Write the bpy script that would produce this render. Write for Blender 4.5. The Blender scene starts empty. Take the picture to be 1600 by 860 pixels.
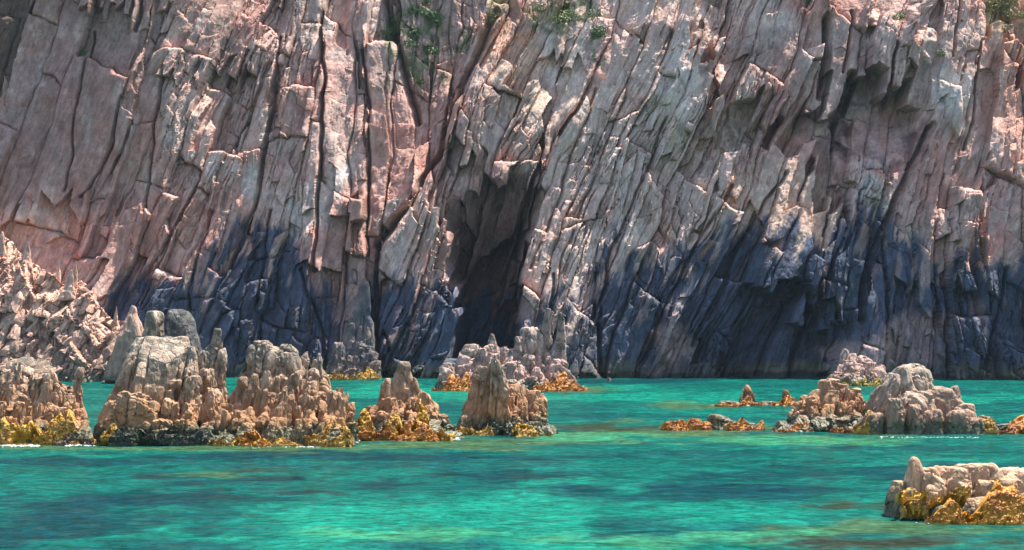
import bpy, bmesh, math
import numpy as np

# ---------------------------------------------------------------- camera, sky, sun, exposure
scene = bpy.context.scene
COL = scene.collection
F_PX, CAM_H, HORIZON = 2667.0, 6.0, 500.0          # photo pixels (1600 x 860), metres
PITCH = math.atan((HORIZON - 430.0) / F_PX)

cam_data = bpy.data.cameras.new('camera')
cam = bpy.data.objects.new('camera', cam_data)
COL.objects.link(cam)
cam_data.sensor_width = 36.0
cam_data.lens = 36.0 * F_PX / 1600.0
cam_data.clip_start = 0.5
cam_data.clip_end = 6000.0
cam.location = (0.0, 0.0, CAM_H)
cam.rotation_euler = (math.pi / 2 + PITCH, 0.0, 0.0)
scene.camera = cam

SUN_ELEV, SUN_AZ = math.radians(65.0), math.radians(52.0)   # azimuth from +Y (view direction) towards +X
world = bpy.data.worlds.new('World')
scene.world = world
world.use_nodes = True
wn = world.node_tree
wn.nodes.clear()
sky = wn.nodes.new('ShaderNodeTexSky')
sky.sky_type = 'NISHITA'
sky.sun_disc = False
sky.sun_elevation = SUN_ELEV
sky.sun_rotation = SUN_AZ
bg = wn.nodes.new('ShaderNodeBackground')
bg.inputs['Strength'].default_value = 0.115
wo = wn.nodes.new('ShaderNodeOutputWorld')
wn.links.new(sky.outputs[0], bg.inputs[0])
wn.links.new(bg.outputs[0], wo.inputs[0])

sun_data = bpy.data.lights.new('sun', 'SUN')
sun_data.energy = 5.0
sun_data.angle = math.radians(0.5)
sun_data.color = (1.0, 0.94, 0.86)
sun = bpy.data.objects.new('sun', sun_data)
COL.objects.link(sun)
sun.rotation_euler = (math.pi / 2 - SUN_ELEV, 0.0, math.pi - SUN_AZ)
sun.location = (60, 60, 120)

scene.view_settings.view_transform = 'Standard'
scene.view_settings.look = 'None'
scene.view_settings.gamma = 1.0
scene.view_settings.exposure = 1.55
scene.render.engine = 'CYCLES'
scene.cycles.max_bounces = 5
scene.cycles.diffuse_bounces = 3
scene.cycles.glossy_bounces = 2
scene.cycles.transmission_bounces = 2
scene.cycles.caustics_reflective = False
scene.cycles.caustics_refractive = False
scene.cycles.use_denoising = True
scene.cycles.use_adaptive_sampling = True
scene.cycles.adaptive_threshold = 0.025

CP, SP = math.cos(PITCH), math.sin(PITCH)


def unproj(px, py, Y):
    """world X, Z of the photo pixel at distance Y"""
    a = (np.asarray(px, float) - 800.0) / F_PX
    b = (430.0 - np.asarray(py, float)) / F_PX
    t = Y / (CP - b * SP)
    return a * t, CAM_H + t * (SP + b * CP)


def proj(X, Y, Z):
    d = Y * CP + (Z - CAM_H) * SP
    v = -Y * SP + (Z - CAM_H) * CP
    return 800.0 + F_PX * X / d, 430.0 - F_PX * v / d


def water_dist(py):
    """distance of a point of the water surface seen at photo row py"""
    b = (430.0 - py) / F_PX
    return -CAM_H * (CP - b * SP) / (SP + b * CP)


# ---------------------------------------------------------------- noise
M32 = np.uint32(0xffffffff)


def _hash(ix, iy, iz, seed):
    h = (ix.astype(np.uint32) * np.uint32(374761393) + iy.astype(np.uint32) * np.uint32(668265263)
         + iz.astype(np.uint32) * np.uint32(2147483647 - 1274126177) + np.uint32((seed * 974711 + 12345) & 0xffffffff))
    h = (h ^ (h >> np.uint32(13))) * np.uint32(1274126177)
    h = (h ^ (h >> np.uint32(16))) * np.uint32(2246822519)
    h = h ^ (h >> np.uint32(15))
    return h.astype(np.float64) / 4294967296.0


def noise2(x, y, seed=0):
    xi, yi = np.floor(x), np.floor(y)
    fx, fy = x - xi, y - yi
    xi, yi = xi.astype(np.int64), yi.astype(np.int64)
    ux, uy = fx * fx * (3 - 2 * fx), fy * fy * (3 - 2 * fy)
    z = np.zeros(1, np.int64)
    a = _hash(xi, yi, z, seed)
    b = _hash(xi + 1, yi, z, seed)
    c = _hash(xi, yi + 1, z, seed)
    d = _hash(xi + 1, yi + 1, z, seed)
    return (a + (b - a) * ux + (c - a) * uy + (a - b - c + d) * ux * uy) * 2 - 1


def fbm2(x, y, octv=4, seed=0, gain=0.5, lac=2.07):
    s, a, t = 0.0, 1.0, 0.0
    for o in range(octv):
        s = s + a * noise2(x, y, seed + o * 17)
        t += a
        a *= gain
        x, y = x * lac + 3.7, y * lac + 1.3
    return s / t * 1.6


def noise3(P, seed=0):
    I = np.floor(P)
    f = P - I
    I = I.astype(np.int64)
    u = f * f * (3 - 2 * f)
    r = 0.0
    for dx in (0, 1):
        wx = u[:, 0] if dx else 1 - u[:, 0]
        for dy in (0, 1):
            wy = u[:, 1] if dy else 1 - u[:, 1]
            for dz in (0, 1):
                wz = u[:, 2] if dz else 1 - u[:, 2]
                r = r + wx * wy * wz * _hash(I[:, 0] + dx, I[:, 1] + dy, I[:, 2] + dz, seed)
    return r * 2 - 1


def fbm3(P, octv=4, seed=0, gain=0.5):
    s, a, t = 0.0, 1.0, 0.0
    for o in range(octv):
        s = s + a * noise3(P, seed + o * 13)
        t += a
        a *= gain
        P = P * 2.03 + 5.1
    return s / t * 1.6


def worley2(u, v, seed=0, jit=0.9):
    """F1, F2 (to the border), cell hash pair, offset from the cell's point"""
    iu, iv = np.floor(u).astype(np.int64), np.floor(v).astype(np.int64)
    F1 = np.full(u.shape, 1e9)
    F2 = np.full(u.shape, 1e9)
    cu = np.zeros(u.shape, np.int64)
    cv = np.zeros(u.shape, np.int64)
    du = np.zeros(u.shape)
    dv = np.zeros(u.shape)
    z = np.zeros(1, np.int64)
    for a in (-1, 0, 1):
        for b in (-1, 0, 1):
            ju, jv = iu + a, iv + b
            pu = ju + 0.5 + (_hash(ju, jv, z, seed) - 0.5) * jit
            pv = jv + 0.5 + (_hash(ju, jv, z + 1, seed) - 0.5) * jit
            d = np.sqrt((u - pu) ** 2 + (v - pv) ** 2)
            near = d < F1
            F2 = np.where(near, F1, np.minimum(F2, d))
            cu = np.where(near, ju, cu)
            cv = np.where(near, jv, cv)
            du = np.where(near, u - pu, du)
            dv = np.where(near, v - pv, dv)
            F1 = np.where(near, d, F1)
    return F1, F2, cu, cv, du, dv


def rnd(cu, cv, k, seed):
    return _hash(cu, cv, np.full(1, k, np.int64), seed)


def strips(t, seed, salt=None, jit=0.8):
    """irregular 1-D cells: index, offset from the cell's middle, distance to the nearest border (all in cell units)"""
    z = np.zeros(1, np.int64)
    salt = z if salt is None else salt
    i = np.floor(t).astype(np.int64)
    b0 = i + (_hash(i, salt, z, seed) - 0.5) * jit
    b1 = i + 1 + (_hash(i + 1, salt, z, seed) - 0.5) * jit
    bm = i - 1 + (_hash(i - 1, salt, z, seed) - 0.5) * jit
    b2 = i + 2 + (_hash(i + 2, salt, z, seed) - 0.5) * jit
    lo = np.where(t < b0, bm, np.where(t >= b1, b1, b0))
    hi = np.where(t < b0, b0, np.where(t >= b1, b2, b1))
    k = np.where(t < b0, i - 1, np.where(t >= b1, i + 1, i))
    return k, t - 0.5 * (lo + hi), np.minimum(t - lo, hi - t)


def plates(u, v, wu, wv, seed, skew=0.25):
    """slabs between long joints (u) cut by cross joints (v): ids, offsets and border distance in metres"""
    ku, du, eu = strips(u / wu, seed)
    z = np.zeros(1, np.int64)
    ln = 0.6 + 0.9 * _hash(ku, z, z + 3, seed)
    sk = (_hash(ku, z, z + 4, seed) - 0.5) * 2 * skew + 0.12
    kv, dv, ev = strips(v / (wv * ln) + sk * du * wu / wv * 2.0 + 37.0 * _hash(ku, z, z + 5, seed), seed + 7, ku)
    return ku, kv, du * wu, dv * wv * ln, np.minimum(eu * wu, ev * wv * ln * 0.8)


def joints3(P, seed, spacing):
    """three families of joint planes: a random value per joint block and the distance to the nearest joint"""
    r = np.random.default_rng(seed)
    e, ks = None, []
    for ax, sp in zip(((1, .25, -.3), (-.2, 1, -.15), (.25, .2, 1)), spacing):
        a_ = np.array(ax) + r.uniform(-0.25, 0.25, 3)
        a_ /= np.linalg.norm(a_)
        k, d, b = strips((P @ a_) / sp + r.uniform(-20, 20), seed)
        ks.append(k)
        e = b * sp if e is None else np.minimum(e, b * sp)
    return _hash(ks[0], ks[1], ks[2], seed + 3), e


def sstep(a, b, x):
    t = np.clip((x - a) / (b - a), 0, 1)
    return t * t * (3 - 2 * t)


def seg_dist(px, py, pts):
    best = np.full(px.shape, 1e9)
    for (x0, y0), (x1, y1) in zip(pts[:-1], pts[1:]):
        dx, dy = x1 - x0, y1 - y0
        t = np.clip(((px - x0) * dx + (py - y0) * dy) / (dx * dx + dy * dy + 1e-9), 0, 1)
        best = np.minimum(best, np.hypot(px - x0 - t * dx, py - y0 - t * dy))
    return best


def poly_sd(px, py, pts):
    """signed distance, positive inside"""
    d = seg_dist(px, py, pts + [pts[0]])
    ins = np.zeros(px.shape, bool)
    n = len(pts)
    for i in range(n):
        x0, y0 = pts[i]
        x1, y1 = pts[(i + 1) % n]
        if y0 == y1:
            continue
        c = ((y0 > py) != (y1 > py)) & (px < (x1 - x0) * (py - y0) / (y1 - y0) + x0)
        ins ^= c
    return np.where(ins, d, -d)


# ---------------------------------------------------------------- mesh helpers
def build_mesh(name, V, Fc, colors=None, smooth=True):
    me = bpy.data.meshes.new(name)
    V = np.asarray(V, np.float32)
    Fc = np.asarray(Fc, np.int32)
    n, k = Fc.shape
    me.vertices.add(len(V))
    me.vertices.foreach_set('co', V.ravel())
    me.loops.add(n * k)
    me.loops.foreach_set('vertex_index', Fc.ravel())
    me.polygons.add(n)
    me.polygons.foreach_set('loop_start', np.arange(0, n * k, k, dtype=np.int32))
    try:
        me.polygons.foreach_set('loop_total', np.full(n, k, np.int32))
    except Exception:
        pass
    me.polygons.foreach_set('use_smooth', np.full(n, smooth, bool))
    if colors is not None:
        at = me.color_attributes.new('painted_tone', 'FLOAT_COLOR', 'POINT')
        c = np.ones((len(V), 4), np.float32)
        c[:, :3] = colors
        at.data.foreach_set('color', c.ravel())
    me.update(calc_edges=True)
    return me


def link(name, me, mat=None, parent=None, loc=(0, 0, 0)):
    o = bpy.data.objects.new(name, me)
    COL.objects.link(o)
    o.location = loc
    if mat is not None:
        me.materials.append(mat)
    if parent is not None:
        o.parent = parent
    return o


def thing(name, label, cat, loc, group=None):
    o = bpy.data.objects.new(name, None)
    COL.objects.link(o)
    o.location = loc
    o.empty_display_size = 0.5
    o['label'] = label
    o['category'] = cat
    if group:
        o['group'] = group
    return o


_ico = {}


def ico(level):
    if level not in _ico:
        bm = bmesh.new()
        bmesh.ops.create_icosphere(bm, subdivisions=level, radius=1.0)
        bm.verts.index_update()
        V = np.array([v.co[:] for v in bm.verts])
        Fc = np.array([[v.index for v in f.verts] for f in bm.faces], np.int32)
        bm.free()
        V /= np.linalg.norm(V, axis=1, keepdims=True)
        _ico[level] = (V, Fc)
    return _ico[level]


# ---------------------------------------------------------------- materials
def new_mat(name):
    m = bpy.data.materials.new(name)
    m.use_nodes = True
    nt = m.node_tree
    nt.nodes.clear()
    out = nt.nodes.new('ShaderNodeOutputMaterial')
    bs = nt.nodes.new('ShaderNodeBsdfPrincipled')
    nt.links.new(bs.outputs[0], out.inputs[0])
    return m, nt, bs


class N:
    """small wrapper for wiring nodes"""
    def __init__(self, nt):
        self.nt = nt

    def node(self, kind, **props):
        n = self.nt.nodes.new(kind)
        for k, v in props.items():
            setattr(n, k, v)
        return n

    def set(self, sock, v):
        if hasattr(v, 'is_linked'):
            self.nt.links.new(v, sock)
        else:
            sock.default_value = v

    def math(self, op, a, b=0.0, clamp=False):
        n = self.node('ShaderNodeMath', operation=op, use_clamp=clamp)
        self.set(n.inputs[0], a)
        self.set(n.inputs[1], b)
        return n.outputs[0]

    def mix(self, fac, a, b, mode='MIX'):
        n = self.node('ShaderNodeMix', data_type='RGBA', blend_type=mode)
        self.set(n.inputs[0], fac)
        self.set(n.inputs[6], a)
        self.set(n.inputs[7], b)
        return n.outputs[2]

    def noise(self, vec, scale, detail=4.0, rough=0.55, dist=0.0):
        n = self.node('ShaderNodeTexNoise')
        self.set(n.inputs['Vector'], vec)
        n.inputs['Scale'].default_value = scale
        n.inputs['Detail'].default_value = detail
        n.inputs['Roughness'].default_value = rough
        n.inputs['Distortion'].default_value = dist
        return n.outputs['Fac']

    def voro(self, vec, scale, feature='F1', rnd_=1.0):
        n = self.node('ShaderNodeTexVoronoi', feature=feature)
        self.set(n.inputs['Vector'], vec)
        n.inputs['Scale'].default_value = scale
        n.inputs['Randomness'].default_value = rnd_
        return n.outputs['Distance']

    def map(self, vec, loc=(0, 0, 0), rot=(0, 0, 0), scale=(1, 1, 1)):
        n = self.node('ShaderNodeMapping')
        self.set(n.inputs['Vector'], vec)
        n.inputs['Location'].default_value = loc
        n.inputs['Rotation'].default_value = rot
        n.inputs['Scale'].default_value = scale
        return n.outputs[0]

    def range(self, v, a, b, c=0.0, d=1.0):
        n = self.node('ShaderNodeMapRange')
        self.set(n.inputs[0], v)
        n.inputs[1].default_value = a
        n.inputs[2].default_value = b
        n.inputs[3].default_value = c
        n.inputs[4].default_value = d
        return n.outputs[0]

    def ramp(self, fac, stops):
        n = self.node('ShaderNodeValToRGB')
        self.set(n.inputs[0], fac)
        e = n.color_ramp.elements
        while len(e) < len(stops):
            e.new(0.5)
        for el, (p, c) in zip(e, stops):
            el.position = p
            el.color = (*c, 1.0)
        return n.outputs[0]

    def bump(self, height, strength, dist, normal=None):
        n = self.node('ShaderNodeBump')
        self.set(n.inputs['Height'], height)
        n.inputs['Strength'].default_value = strength
        n.inputs['Distance'].default_value = dist
        if normal is not None:
            self.set(n.inputs['Normal'], normal)
        return n.outputs[0]


def world_pos(w):
    return w.node('ShaderNodeNewGeometry').outputs['Position']


def mat_cliff():
    m, nt, bs = new_mat('cliff_rock')
    w = N(nt)
    pos = world_pos(w)
    at = w.node('ShaderNodeAttribute', attribute_name='painted_tone')
    lean = w.map(pos, rot=(0, math.radians(-19), 0))
    strk = w.map(lean, scale=(1.0, 1.0, 0.22))
    n1 = w.noise(pos, 0.9, 5, 0.6)
    n2 = w.noise(strk, 2.6, 3, 0.6)
    n3 = w.noise(pos, 6.0, 2, 0.6)
    v = w.math('MULTIPLY', w.range(n1, 0.25, 0.75, 0.72, 1.28), w.range(n2, 0.25, 0.75, 0.66, 1.34))
    v = w.math('MULTIPLY', v, w.range(n3, 0.25, 0.75, 0.82, 1.18))
    cc = w.node('ShaderNodeCombineColor')
    for i in range(3):
        w.set(cc.inputs[i], v)
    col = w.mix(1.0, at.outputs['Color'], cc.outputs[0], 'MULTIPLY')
    hue = w.noise(pos, 0.35, 4, 0.6)
    col = w.mix(w.range(hue, 0.5, 0.72, 0.0, 0.35), col, w.mix(1.0, col, (1.25, 0.8, 0.66, 1), 'MULTIPLY'))
    w.set(bs.inputs['Base Color'], col)
    bs.inputs['Roughness'].default_value = 0.85
    bs.inputs['Specular IOR Level'].default_value = 0.25
    # fine relief: joints along the bedding and grain
    crack = w.voro(w.map(lean, scale=(1.0, 1.0, 0.25)), 2.4, 'DISTANCE_TO_EDGE')
    crack = w.range(crack, 0.0, 0.04, 0.0, 1.0)
    h = w.math('ADD', w.math('MULTIPLY', crack, 0.05), w.math('MULTIPLY', n2, 0.12))
    h = w.math('ADD', h, w.math('MULTIPLY', w.noise(pos, 3.0, 3, 0.6), 0.14))
    w.set(bs.inputs['Normal'], w.bump(h, 1.0, 0.55))
    return m


def mat_rock(name, upper, mid, rust_shade, wet, wet_top=0.75, rust_shade_top=2.2, relief=1.0, scale=1.0, pale=(0.52, 0.45, 0.39), lichen=0.82):
    """weathered granite with the tidal zones of a sea rock; the lower zone can carry painted shade"""
    m, nt, bs = new_mat(name)
    w = N(nt)
    pos = world_pos(w)
    sep = w.node('ShaderNodeSeparateXYZ')
    w.set(sep.inputs[0], pos)
    info = w.node('ShaderNodeObjectInfo')
    n1 = w.noise(pos, 0.8 * scale, 5, 0.6)
    n2 = w.noise(w.map(pos, rot=(0, math.radians(-12), 0), scale=(1, 1, 0.3)), 3.0 * scale, 3, 0.6)
    n3 = w.noise(pos, 9.0 * scale, 3, 0.6)
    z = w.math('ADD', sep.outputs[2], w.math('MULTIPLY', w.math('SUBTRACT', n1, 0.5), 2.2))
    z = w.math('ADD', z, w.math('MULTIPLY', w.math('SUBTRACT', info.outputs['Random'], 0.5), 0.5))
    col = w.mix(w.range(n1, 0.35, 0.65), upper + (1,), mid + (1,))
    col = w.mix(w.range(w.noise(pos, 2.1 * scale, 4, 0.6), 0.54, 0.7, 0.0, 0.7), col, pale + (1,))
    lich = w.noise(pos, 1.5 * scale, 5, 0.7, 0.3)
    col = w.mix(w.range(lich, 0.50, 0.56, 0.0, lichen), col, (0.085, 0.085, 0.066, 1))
    col = w.mix(w.range(z, rust_shade_top * 0.45, rust_shade_top * 1.5, 0.72, 0.0), col, rust_shade + (1,))
    zw = w.math('ADD', sep.outputs[2], w.math('MULTIPLY', w.math('SUBTRACT', n2, 0.5), 0.9))
    wetf = w.range(zw, wet_top * 0.7, wet_top * 1.25, 0.92, 0.0)
    wetc = w.mix(w.range(n3, 0.42, 0.6), wet + (1,), (0.10, 0.105, 0.05, 1))
    col = w.mix(wetf, col, wetc)
    v = w.math('MULTIPLY', w.range(n2, 0.25, 0.75, 0.62, 1.34), w.range(n3, 0.25, 0.75, 0.78, 1.2))
    v = w.math('MULTIPLY', v, w.range(info.outputs['Random'], 0, 1, 0.86, 1.12))
    cc = w.node('ShaderNodeCombineColor')
    for i in range(3):
        w.set(cc.inputs[i], v)
    col = w.mix(1.0, col, cc.outputs[0], 'MULTIPLY')
    w.set(bs.inputs['Base Color'], col)
    w.set(bs.inputs['Roughness'], w.range(wetf, 0, 1, 0.85, 0.5))
    bs.inputs['Specular IOR Level'].default_value = 0.3
    crack = w.range(w.voro(w.map(pos, rot=(0.3, -0.2, 0), scale=(1, 1, 0.45)), 2.4 * scale, 'DISTANCE_TO_EDGE'), 0.0, 0.07)
    h = w.math('ADD', w.math('MULTIPLY', crack, 0.05), w.math('MULTIPLY', n2, 0.12))
    h = w.math('ADD', h, w.math('MULTIPLY', w.noise(pos, 5.0 * scale, 3, 0.6), 0.10))
    w.set(bs.inputs['Normal'], w.bump(h, 1.0, 0.33 * relief / scale))
    return m


def mat_seaweed():
    m, nt, bs = new_mat('seaweed_golden')
    w = N(nt)
    pos = world_pos(w)
    at = w.node('ShaderNodeAttribute', attribute_name='painted_tone')
    n = w.noise(pos, 9.0, 3, 0.65)
    col = w.mix(w.range(n, 0.36, 0.62), w.mix(1.0, at.outputs['Color'], (0.62, 0.5, 0.45, 1), 'MULTIPLY'), at.outputs['Color'])
    w.set(bs.inputs['Base Color'], col)
    bs.inputs['Roughness'].default_value = 0.6
    h = w.math('ADD', w.noise(pos, 22.0, 3, 0.6), w.noise(pos, 7.0, 3, 0.6))
    w.set(bs.inputs['Normal'], w.bump(h, 1.0, 0.03))
    return m


def mat_water():
    m, nt, bs = new_mat('sea_water')
    w = N(nt)
    pos = world_pos(w)
    at = w.node('ShaderNodeAttribute', attribute_name='painted_tone')
    st = w.map(pos, rot=(0, 0, math.radians(6)), scale=(0.8, 1.0, 1.0))
    n1 = w.noise(st, 0.42, 3, 0.6, 0.5)
    n2 = w.noise(st, 1.1, 3, 0.62, 0.5)
    n3 = w.noise(w.map(pos, rot=(0, 0, math.radians(-14))), 2.6, 3, 0.65)
    v = w.math('MULTIPLY', w.range(n1, 0.3, 0.7, 0.82, 1.16), w.range(n2, 0.3, 0.7, 0.62, 1.38))
    v = w.math('MULTIPLY', v, w.range(n3, 0.3, 0.7, 0.55, 1.45))  # light and dark of the ripples painted into the water colour
    cc = w.node('ShaderNodeCombineColor')
    for i in range(3):
        w.set(cc.inputs[i], v)
    col = w.mix(1.0, at.outputs['Color'], cc.outputs[0], 'MULTIPLY')
    w.set(bs.inputs['Base Color'], col)
    bs.inputs['Roughness'].default_value = 0.12
    bs.inputs['IOR'].default_value = 1.33
    bs.inputs['Specular IOR Level'].default_value = 0.0
    h = w.math('ADD', w.math('MULTIPLY', n1, 0.55), w.math('MULTIPLY', n2, 0.24))
    h = w.math('ADD', h, w.math('MULTIPLY', n3, 0.10))
    nrm = w.bump(h, 1.0, 0.5)
    w.set(bs.inputs['Normal'], nrm)
    gl = w.node('ShaderNodeBsdfGlossy')
    gl.inputs['Roughness'].default_value = 0.06
    w.set(gl.inputs['Normal'], nrm)
    fr = w.node('ShaderNodeFresnel')
    fr.inputs['IOR'].default_value = 1.33
    w.set(fr.inputs['Normal'], nrm)
    mx = w.node('ShaderNodeMixShader')
    w.set(mx.inputs[0], w.math('MULTIPLY', fr.outputs[0], 0.25))
    nt.links.new(bs.outputs[0], mx.inputs[1])
    nt.links.new(gl.outputs[0], mx.inputs[2])
    out = [n_ for n_ in nt.nodes if n_.type == 'OUTPUT_MATERIAL'][0]
    nt.links.new(mx.outputs[0], out.inputs[0])
    return m


def mat_plain(name, col, rough=0.8, var=0.3, nscale=6.0, bump=0.05):
    m, nt, bs = new_mat(name)
    w = N(nt)
    pos = world_pos(w)
    n = w.noise(pos, nscale, 4, 0.6)
    c0 = tuple(x * (1 - var) for x in col) + (1,)
    c1 = tuple(min(1, x * (1 + var)) for x in col) + (1,)
    w.set(bs.inputs['Base Color'], w.mix(w.range(n, 0.3, 0.7), c0, c1))
    bs.inputs['Roughness'].default_value = rough
    w.set(bs.inputs['Normal'], w.bump(n, 1.0, bump))
    return m


def mat_leaf():
    m, nt, bs = new_mat('shrub_leaves')
    w = N(nt)
    at = w.node('ShaderNodeAttribute', attribute_name='painted_tone')
    w.set(bs.inputs['Base Color'], at.outputs['Color'])
    bs.inputs['Roughness'].default_value = 0.6
    return m


M_CLIFF = mat_cliff()
M_WATER = mat_water()
M_WEED = mat_seaweed()
M_LEAF = mat_leaf()
M_STEM = mat_plain('shrub_stem', (0.10, 0.07, 0.05))
M_FOAM = mat_plain('sea_foam', (0.82, 0.85, 0.85), 0.5, 0.08, 9.0, 0.03)
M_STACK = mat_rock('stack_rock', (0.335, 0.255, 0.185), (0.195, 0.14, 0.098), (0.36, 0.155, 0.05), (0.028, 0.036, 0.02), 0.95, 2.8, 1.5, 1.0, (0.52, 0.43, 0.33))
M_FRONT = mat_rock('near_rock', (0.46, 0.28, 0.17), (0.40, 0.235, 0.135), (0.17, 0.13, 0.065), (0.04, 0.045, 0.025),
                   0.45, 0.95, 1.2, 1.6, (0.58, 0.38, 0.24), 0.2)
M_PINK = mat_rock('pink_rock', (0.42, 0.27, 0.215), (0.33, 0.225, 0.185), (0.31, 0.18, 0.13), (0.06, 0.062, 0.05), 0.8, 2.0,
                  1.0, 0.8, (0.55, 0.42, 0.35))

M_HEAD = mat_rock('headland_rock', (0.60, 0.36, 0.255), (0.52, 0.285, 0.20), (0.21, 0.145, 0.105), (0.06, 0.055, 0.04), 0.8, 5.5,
                  1.0, 0.8, (0.60, 0.43, 0.33), 0.25)  # brown lower zone: darker rock plus the slope's shade put into the colour

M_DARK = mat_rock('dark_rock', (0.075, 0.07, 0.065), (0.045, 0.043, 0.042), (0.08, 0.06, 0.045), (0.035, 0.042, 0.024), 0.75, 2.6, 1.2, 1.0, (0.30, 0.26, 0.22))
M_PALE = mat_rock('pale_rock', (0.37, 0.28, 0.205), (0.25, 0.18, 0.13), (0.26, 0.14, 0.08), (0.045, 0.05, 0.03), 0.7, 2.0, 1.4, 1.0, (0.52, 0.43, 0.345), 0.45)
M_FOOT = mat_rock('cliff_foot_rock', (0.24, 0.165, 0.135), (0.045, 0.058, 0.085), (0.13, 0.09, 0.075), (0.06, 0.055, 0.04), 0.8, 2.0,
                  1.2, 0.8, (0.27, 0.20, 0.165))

# ---------------------------------------------------------------- the cliff
SLOPE = 0.42          # metres back per metre up


def cliff_base(x):
    """distance of the cliff's foot"""
    return 178.0 - 8.0 * sstep(8, 55, x) - 4.0 * sstep(-20, -60, x)


def region(D, px, py, pts, off, soft):
    return D + off * sstep(-soft, soft, poly_sd(px, py, pts))


def groove(D, px, py, pts, wid, dep):
    d = seg_dist(px, py, pts)
    return D - (0.75 if dep < 2.3 else 1.0) * dep * np.clip(1 - d / (wid * (0.75 if dep < 2.3 else 1.0)), 0, 1) ** 1.3


def cliff_form(px, py, cpx, cpy):
    """large authored form of the face: metres towards the viewer"""
    gx_ = px + 3.5 * fbm2(px / 40, py / 40, 3, 91)
    gy_ = py + 3.5 * fbm2(px / 40, py / 40, 3, 92)
    qx = cpx + 5 * fbm2(cpx / 40, cpy / 40, 2, 91)        # masses follow the joints
    qy = cpy + 5 * fbm2(cpx / 40, cpy / 40, 2, 92)
    D = 1.6 * fbm2(px / 260, py / 420, 3, 90)
    R = lambda pts, off, soft: region(D, qx, qy, pts, off, soft)
    # the left edge falls away to a wall farther back
    edge = poly_sd(qx, qy, [(92, -200), (84, 0), (62, 60), (4, 180), (-60, 300), (-400, 420), (-400, -200)])
    D = D - 16.0 * sstep(0, 45, edge)
    D = R([(85, -40), (262, -40), (215, 200), (150, 330), (60, 340), (-20, 340), (-20, 200), (55, 70)], 1.4, 10)
    D = R([(85, -60), (250, -60), (232, 30), (180, 25), (150, 8)], 1.3, 5)
    D = R([(300, 105), (400, 125), (385, 225), (330, 245)], -1.7, 7)
    D = R([(270, -40), (440, -40), (420, 120), (330, 115), (262, 140)], 1.3, 9)
    D = R([(125, 318), (260, 322), (255, 420), (160, 430)], 1.3, 6)
    D = R([(500, 45), (562, 62), (578, 250), (566, 400), (470, 420), (480, 200)], 2.2, 12)
    D = R([(440, -60), (500, -60), (500, 90), (470, 330), (430, 330)], 1.0, 12)
    D = R([(585, -60), (775, -60), (712, 150), (690, 240), (640, 330), (588, 330)], -2.2, 16)
    # buttress left of the cave, the cave, its roof
    D = R([(650, 276), (700, 340), (722, 450), (716, 620), (598, 620), (598, 395)], 2.8, 14)
    hx_, hy_ = 0.5 * (qx + gx_), 0.5 * (qy + gy_)
    roof = np.interp(hx_, [660, 692, 712, 745, 772, 800, 838, 860], [400, 328, 302, 300, 264, 268, 284, 330])
    side = sstep(-4, 10, poly_sd(hx_, hy_, [(688, 322), (712, 290), (745, 285), (772, 250), (842, 272), (842, 304), (818, 420), (810, 640), (716, 640), (716, 470), (702, 390)]))
    D = D - side * np.clip((hy_ - roof) * 0.10, 0, 13.5)
    D = R([(722, 430), (760, 400), (800, 450), (802, 640), (724, 640)], -4.0, 9)
    D = R([(700, 160), (790, 110), (852, 150), (842, 285), (780, 268), (725, 262), (690, 235)], 2.4, 8)
    # ribs right of the cave
    D = R([(1062, 25), (1135, 180), (1120, 300), (1010, 640), (812, 640), (806, 450), (880, 210), (985, 60)], 3.0, 14)
    D = R([(1052, 40), (1082, 40), (1118, 110), (1120, 190), (1040, 240), (1045, 130)], 1.4, 5)
    D = R([(800, 60), (870, 60), (900, 120), (850, 260), (800, 150)], -1.5, 12)
    # right half: shaded band under an overhang, alcove, bright spur, low caves
    D = R([(1130, 172), (1230, 188), (1330, 150), (1330, 340), (1255, 250), (1150, 232)], -3.2, 7)
    D = D - 5.0 * sstep(-3, 6, poly_sd(hx_, hy_, [(1302, 160), (1330, 122), (1372, 110), (1420, 150), (1432, 205), (1425, 260), (1375, 290), (1325, 270), (1302, 215)])) * sstep(285, 150, gy_)
    D = R([(1350, 20), (1450, 20), (1440, 180), (1372, 122), (1352, 120)], 2.2, 6)
    D = R([(1115, 240), (1225, 228), (1268, 330), (1272, 420), (1215, 445), (1150, 320)], 2.2, 8)
    D = R([(1275, 330), (1330, 370), (1340, 460), (1300, 520), (1270, 440)], 1.6, 8)
    D = R([(1150, 474), (1215, 452), (1290, 505), (1288, 640), (1128, 640)], -2.8, 8)
    D = R([(1400, 438), (1472, 470), (1500, 640), (1395, 640)], -2.0, 8)
    D = R([(1462, 100), (1522, 105), (1500, 195), (1462, 170)], 1.2, 4)
    D = R([(1480, 275), (1660, 250), (1680, 470), (1500, 460)], 2.2, 10)
    D = R([(1190, -60), (1280, -60), (1285, 60), (1240, 180), (1150, 160)], 1.5, 8)
    # sunlit spur and spine lean back
    for pts, k in (([(1115, 240), (1225, 222), (1275, 330), (1300, 420), (1330, 400), (1340, 470), (1280, 500), (1190, 430), (1150, 330)], 0.020),
                   ([(500, 30), (562, 50), (578, 250), (566, 330), (520, 330), (500, 200)], 0.014), ([(560, 300), (660, 280), (650, 370), (600, 400)], 0.012),
                   ([(1250, -60), (1600, -60), (1600, 120), (1460, 100), (1330, 60)], 0.010), ([(400, -60), (470, -60), (450, 120), (400, 100)], 0.012)):
        cy_ = sum(p_[1] for p_ in pts) / len(pts)
        D = D + sstep(-8, 14, poly_sd(qx, qy, pts)) * k * (gy_ - cy_)
    D = D + 0.016 * sstep(360, 230, gx_ + 0.2 * (gy_ - 150)) * np.clip(330 - gy_, -50, 400)       # the left slab stands steeper
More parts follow.
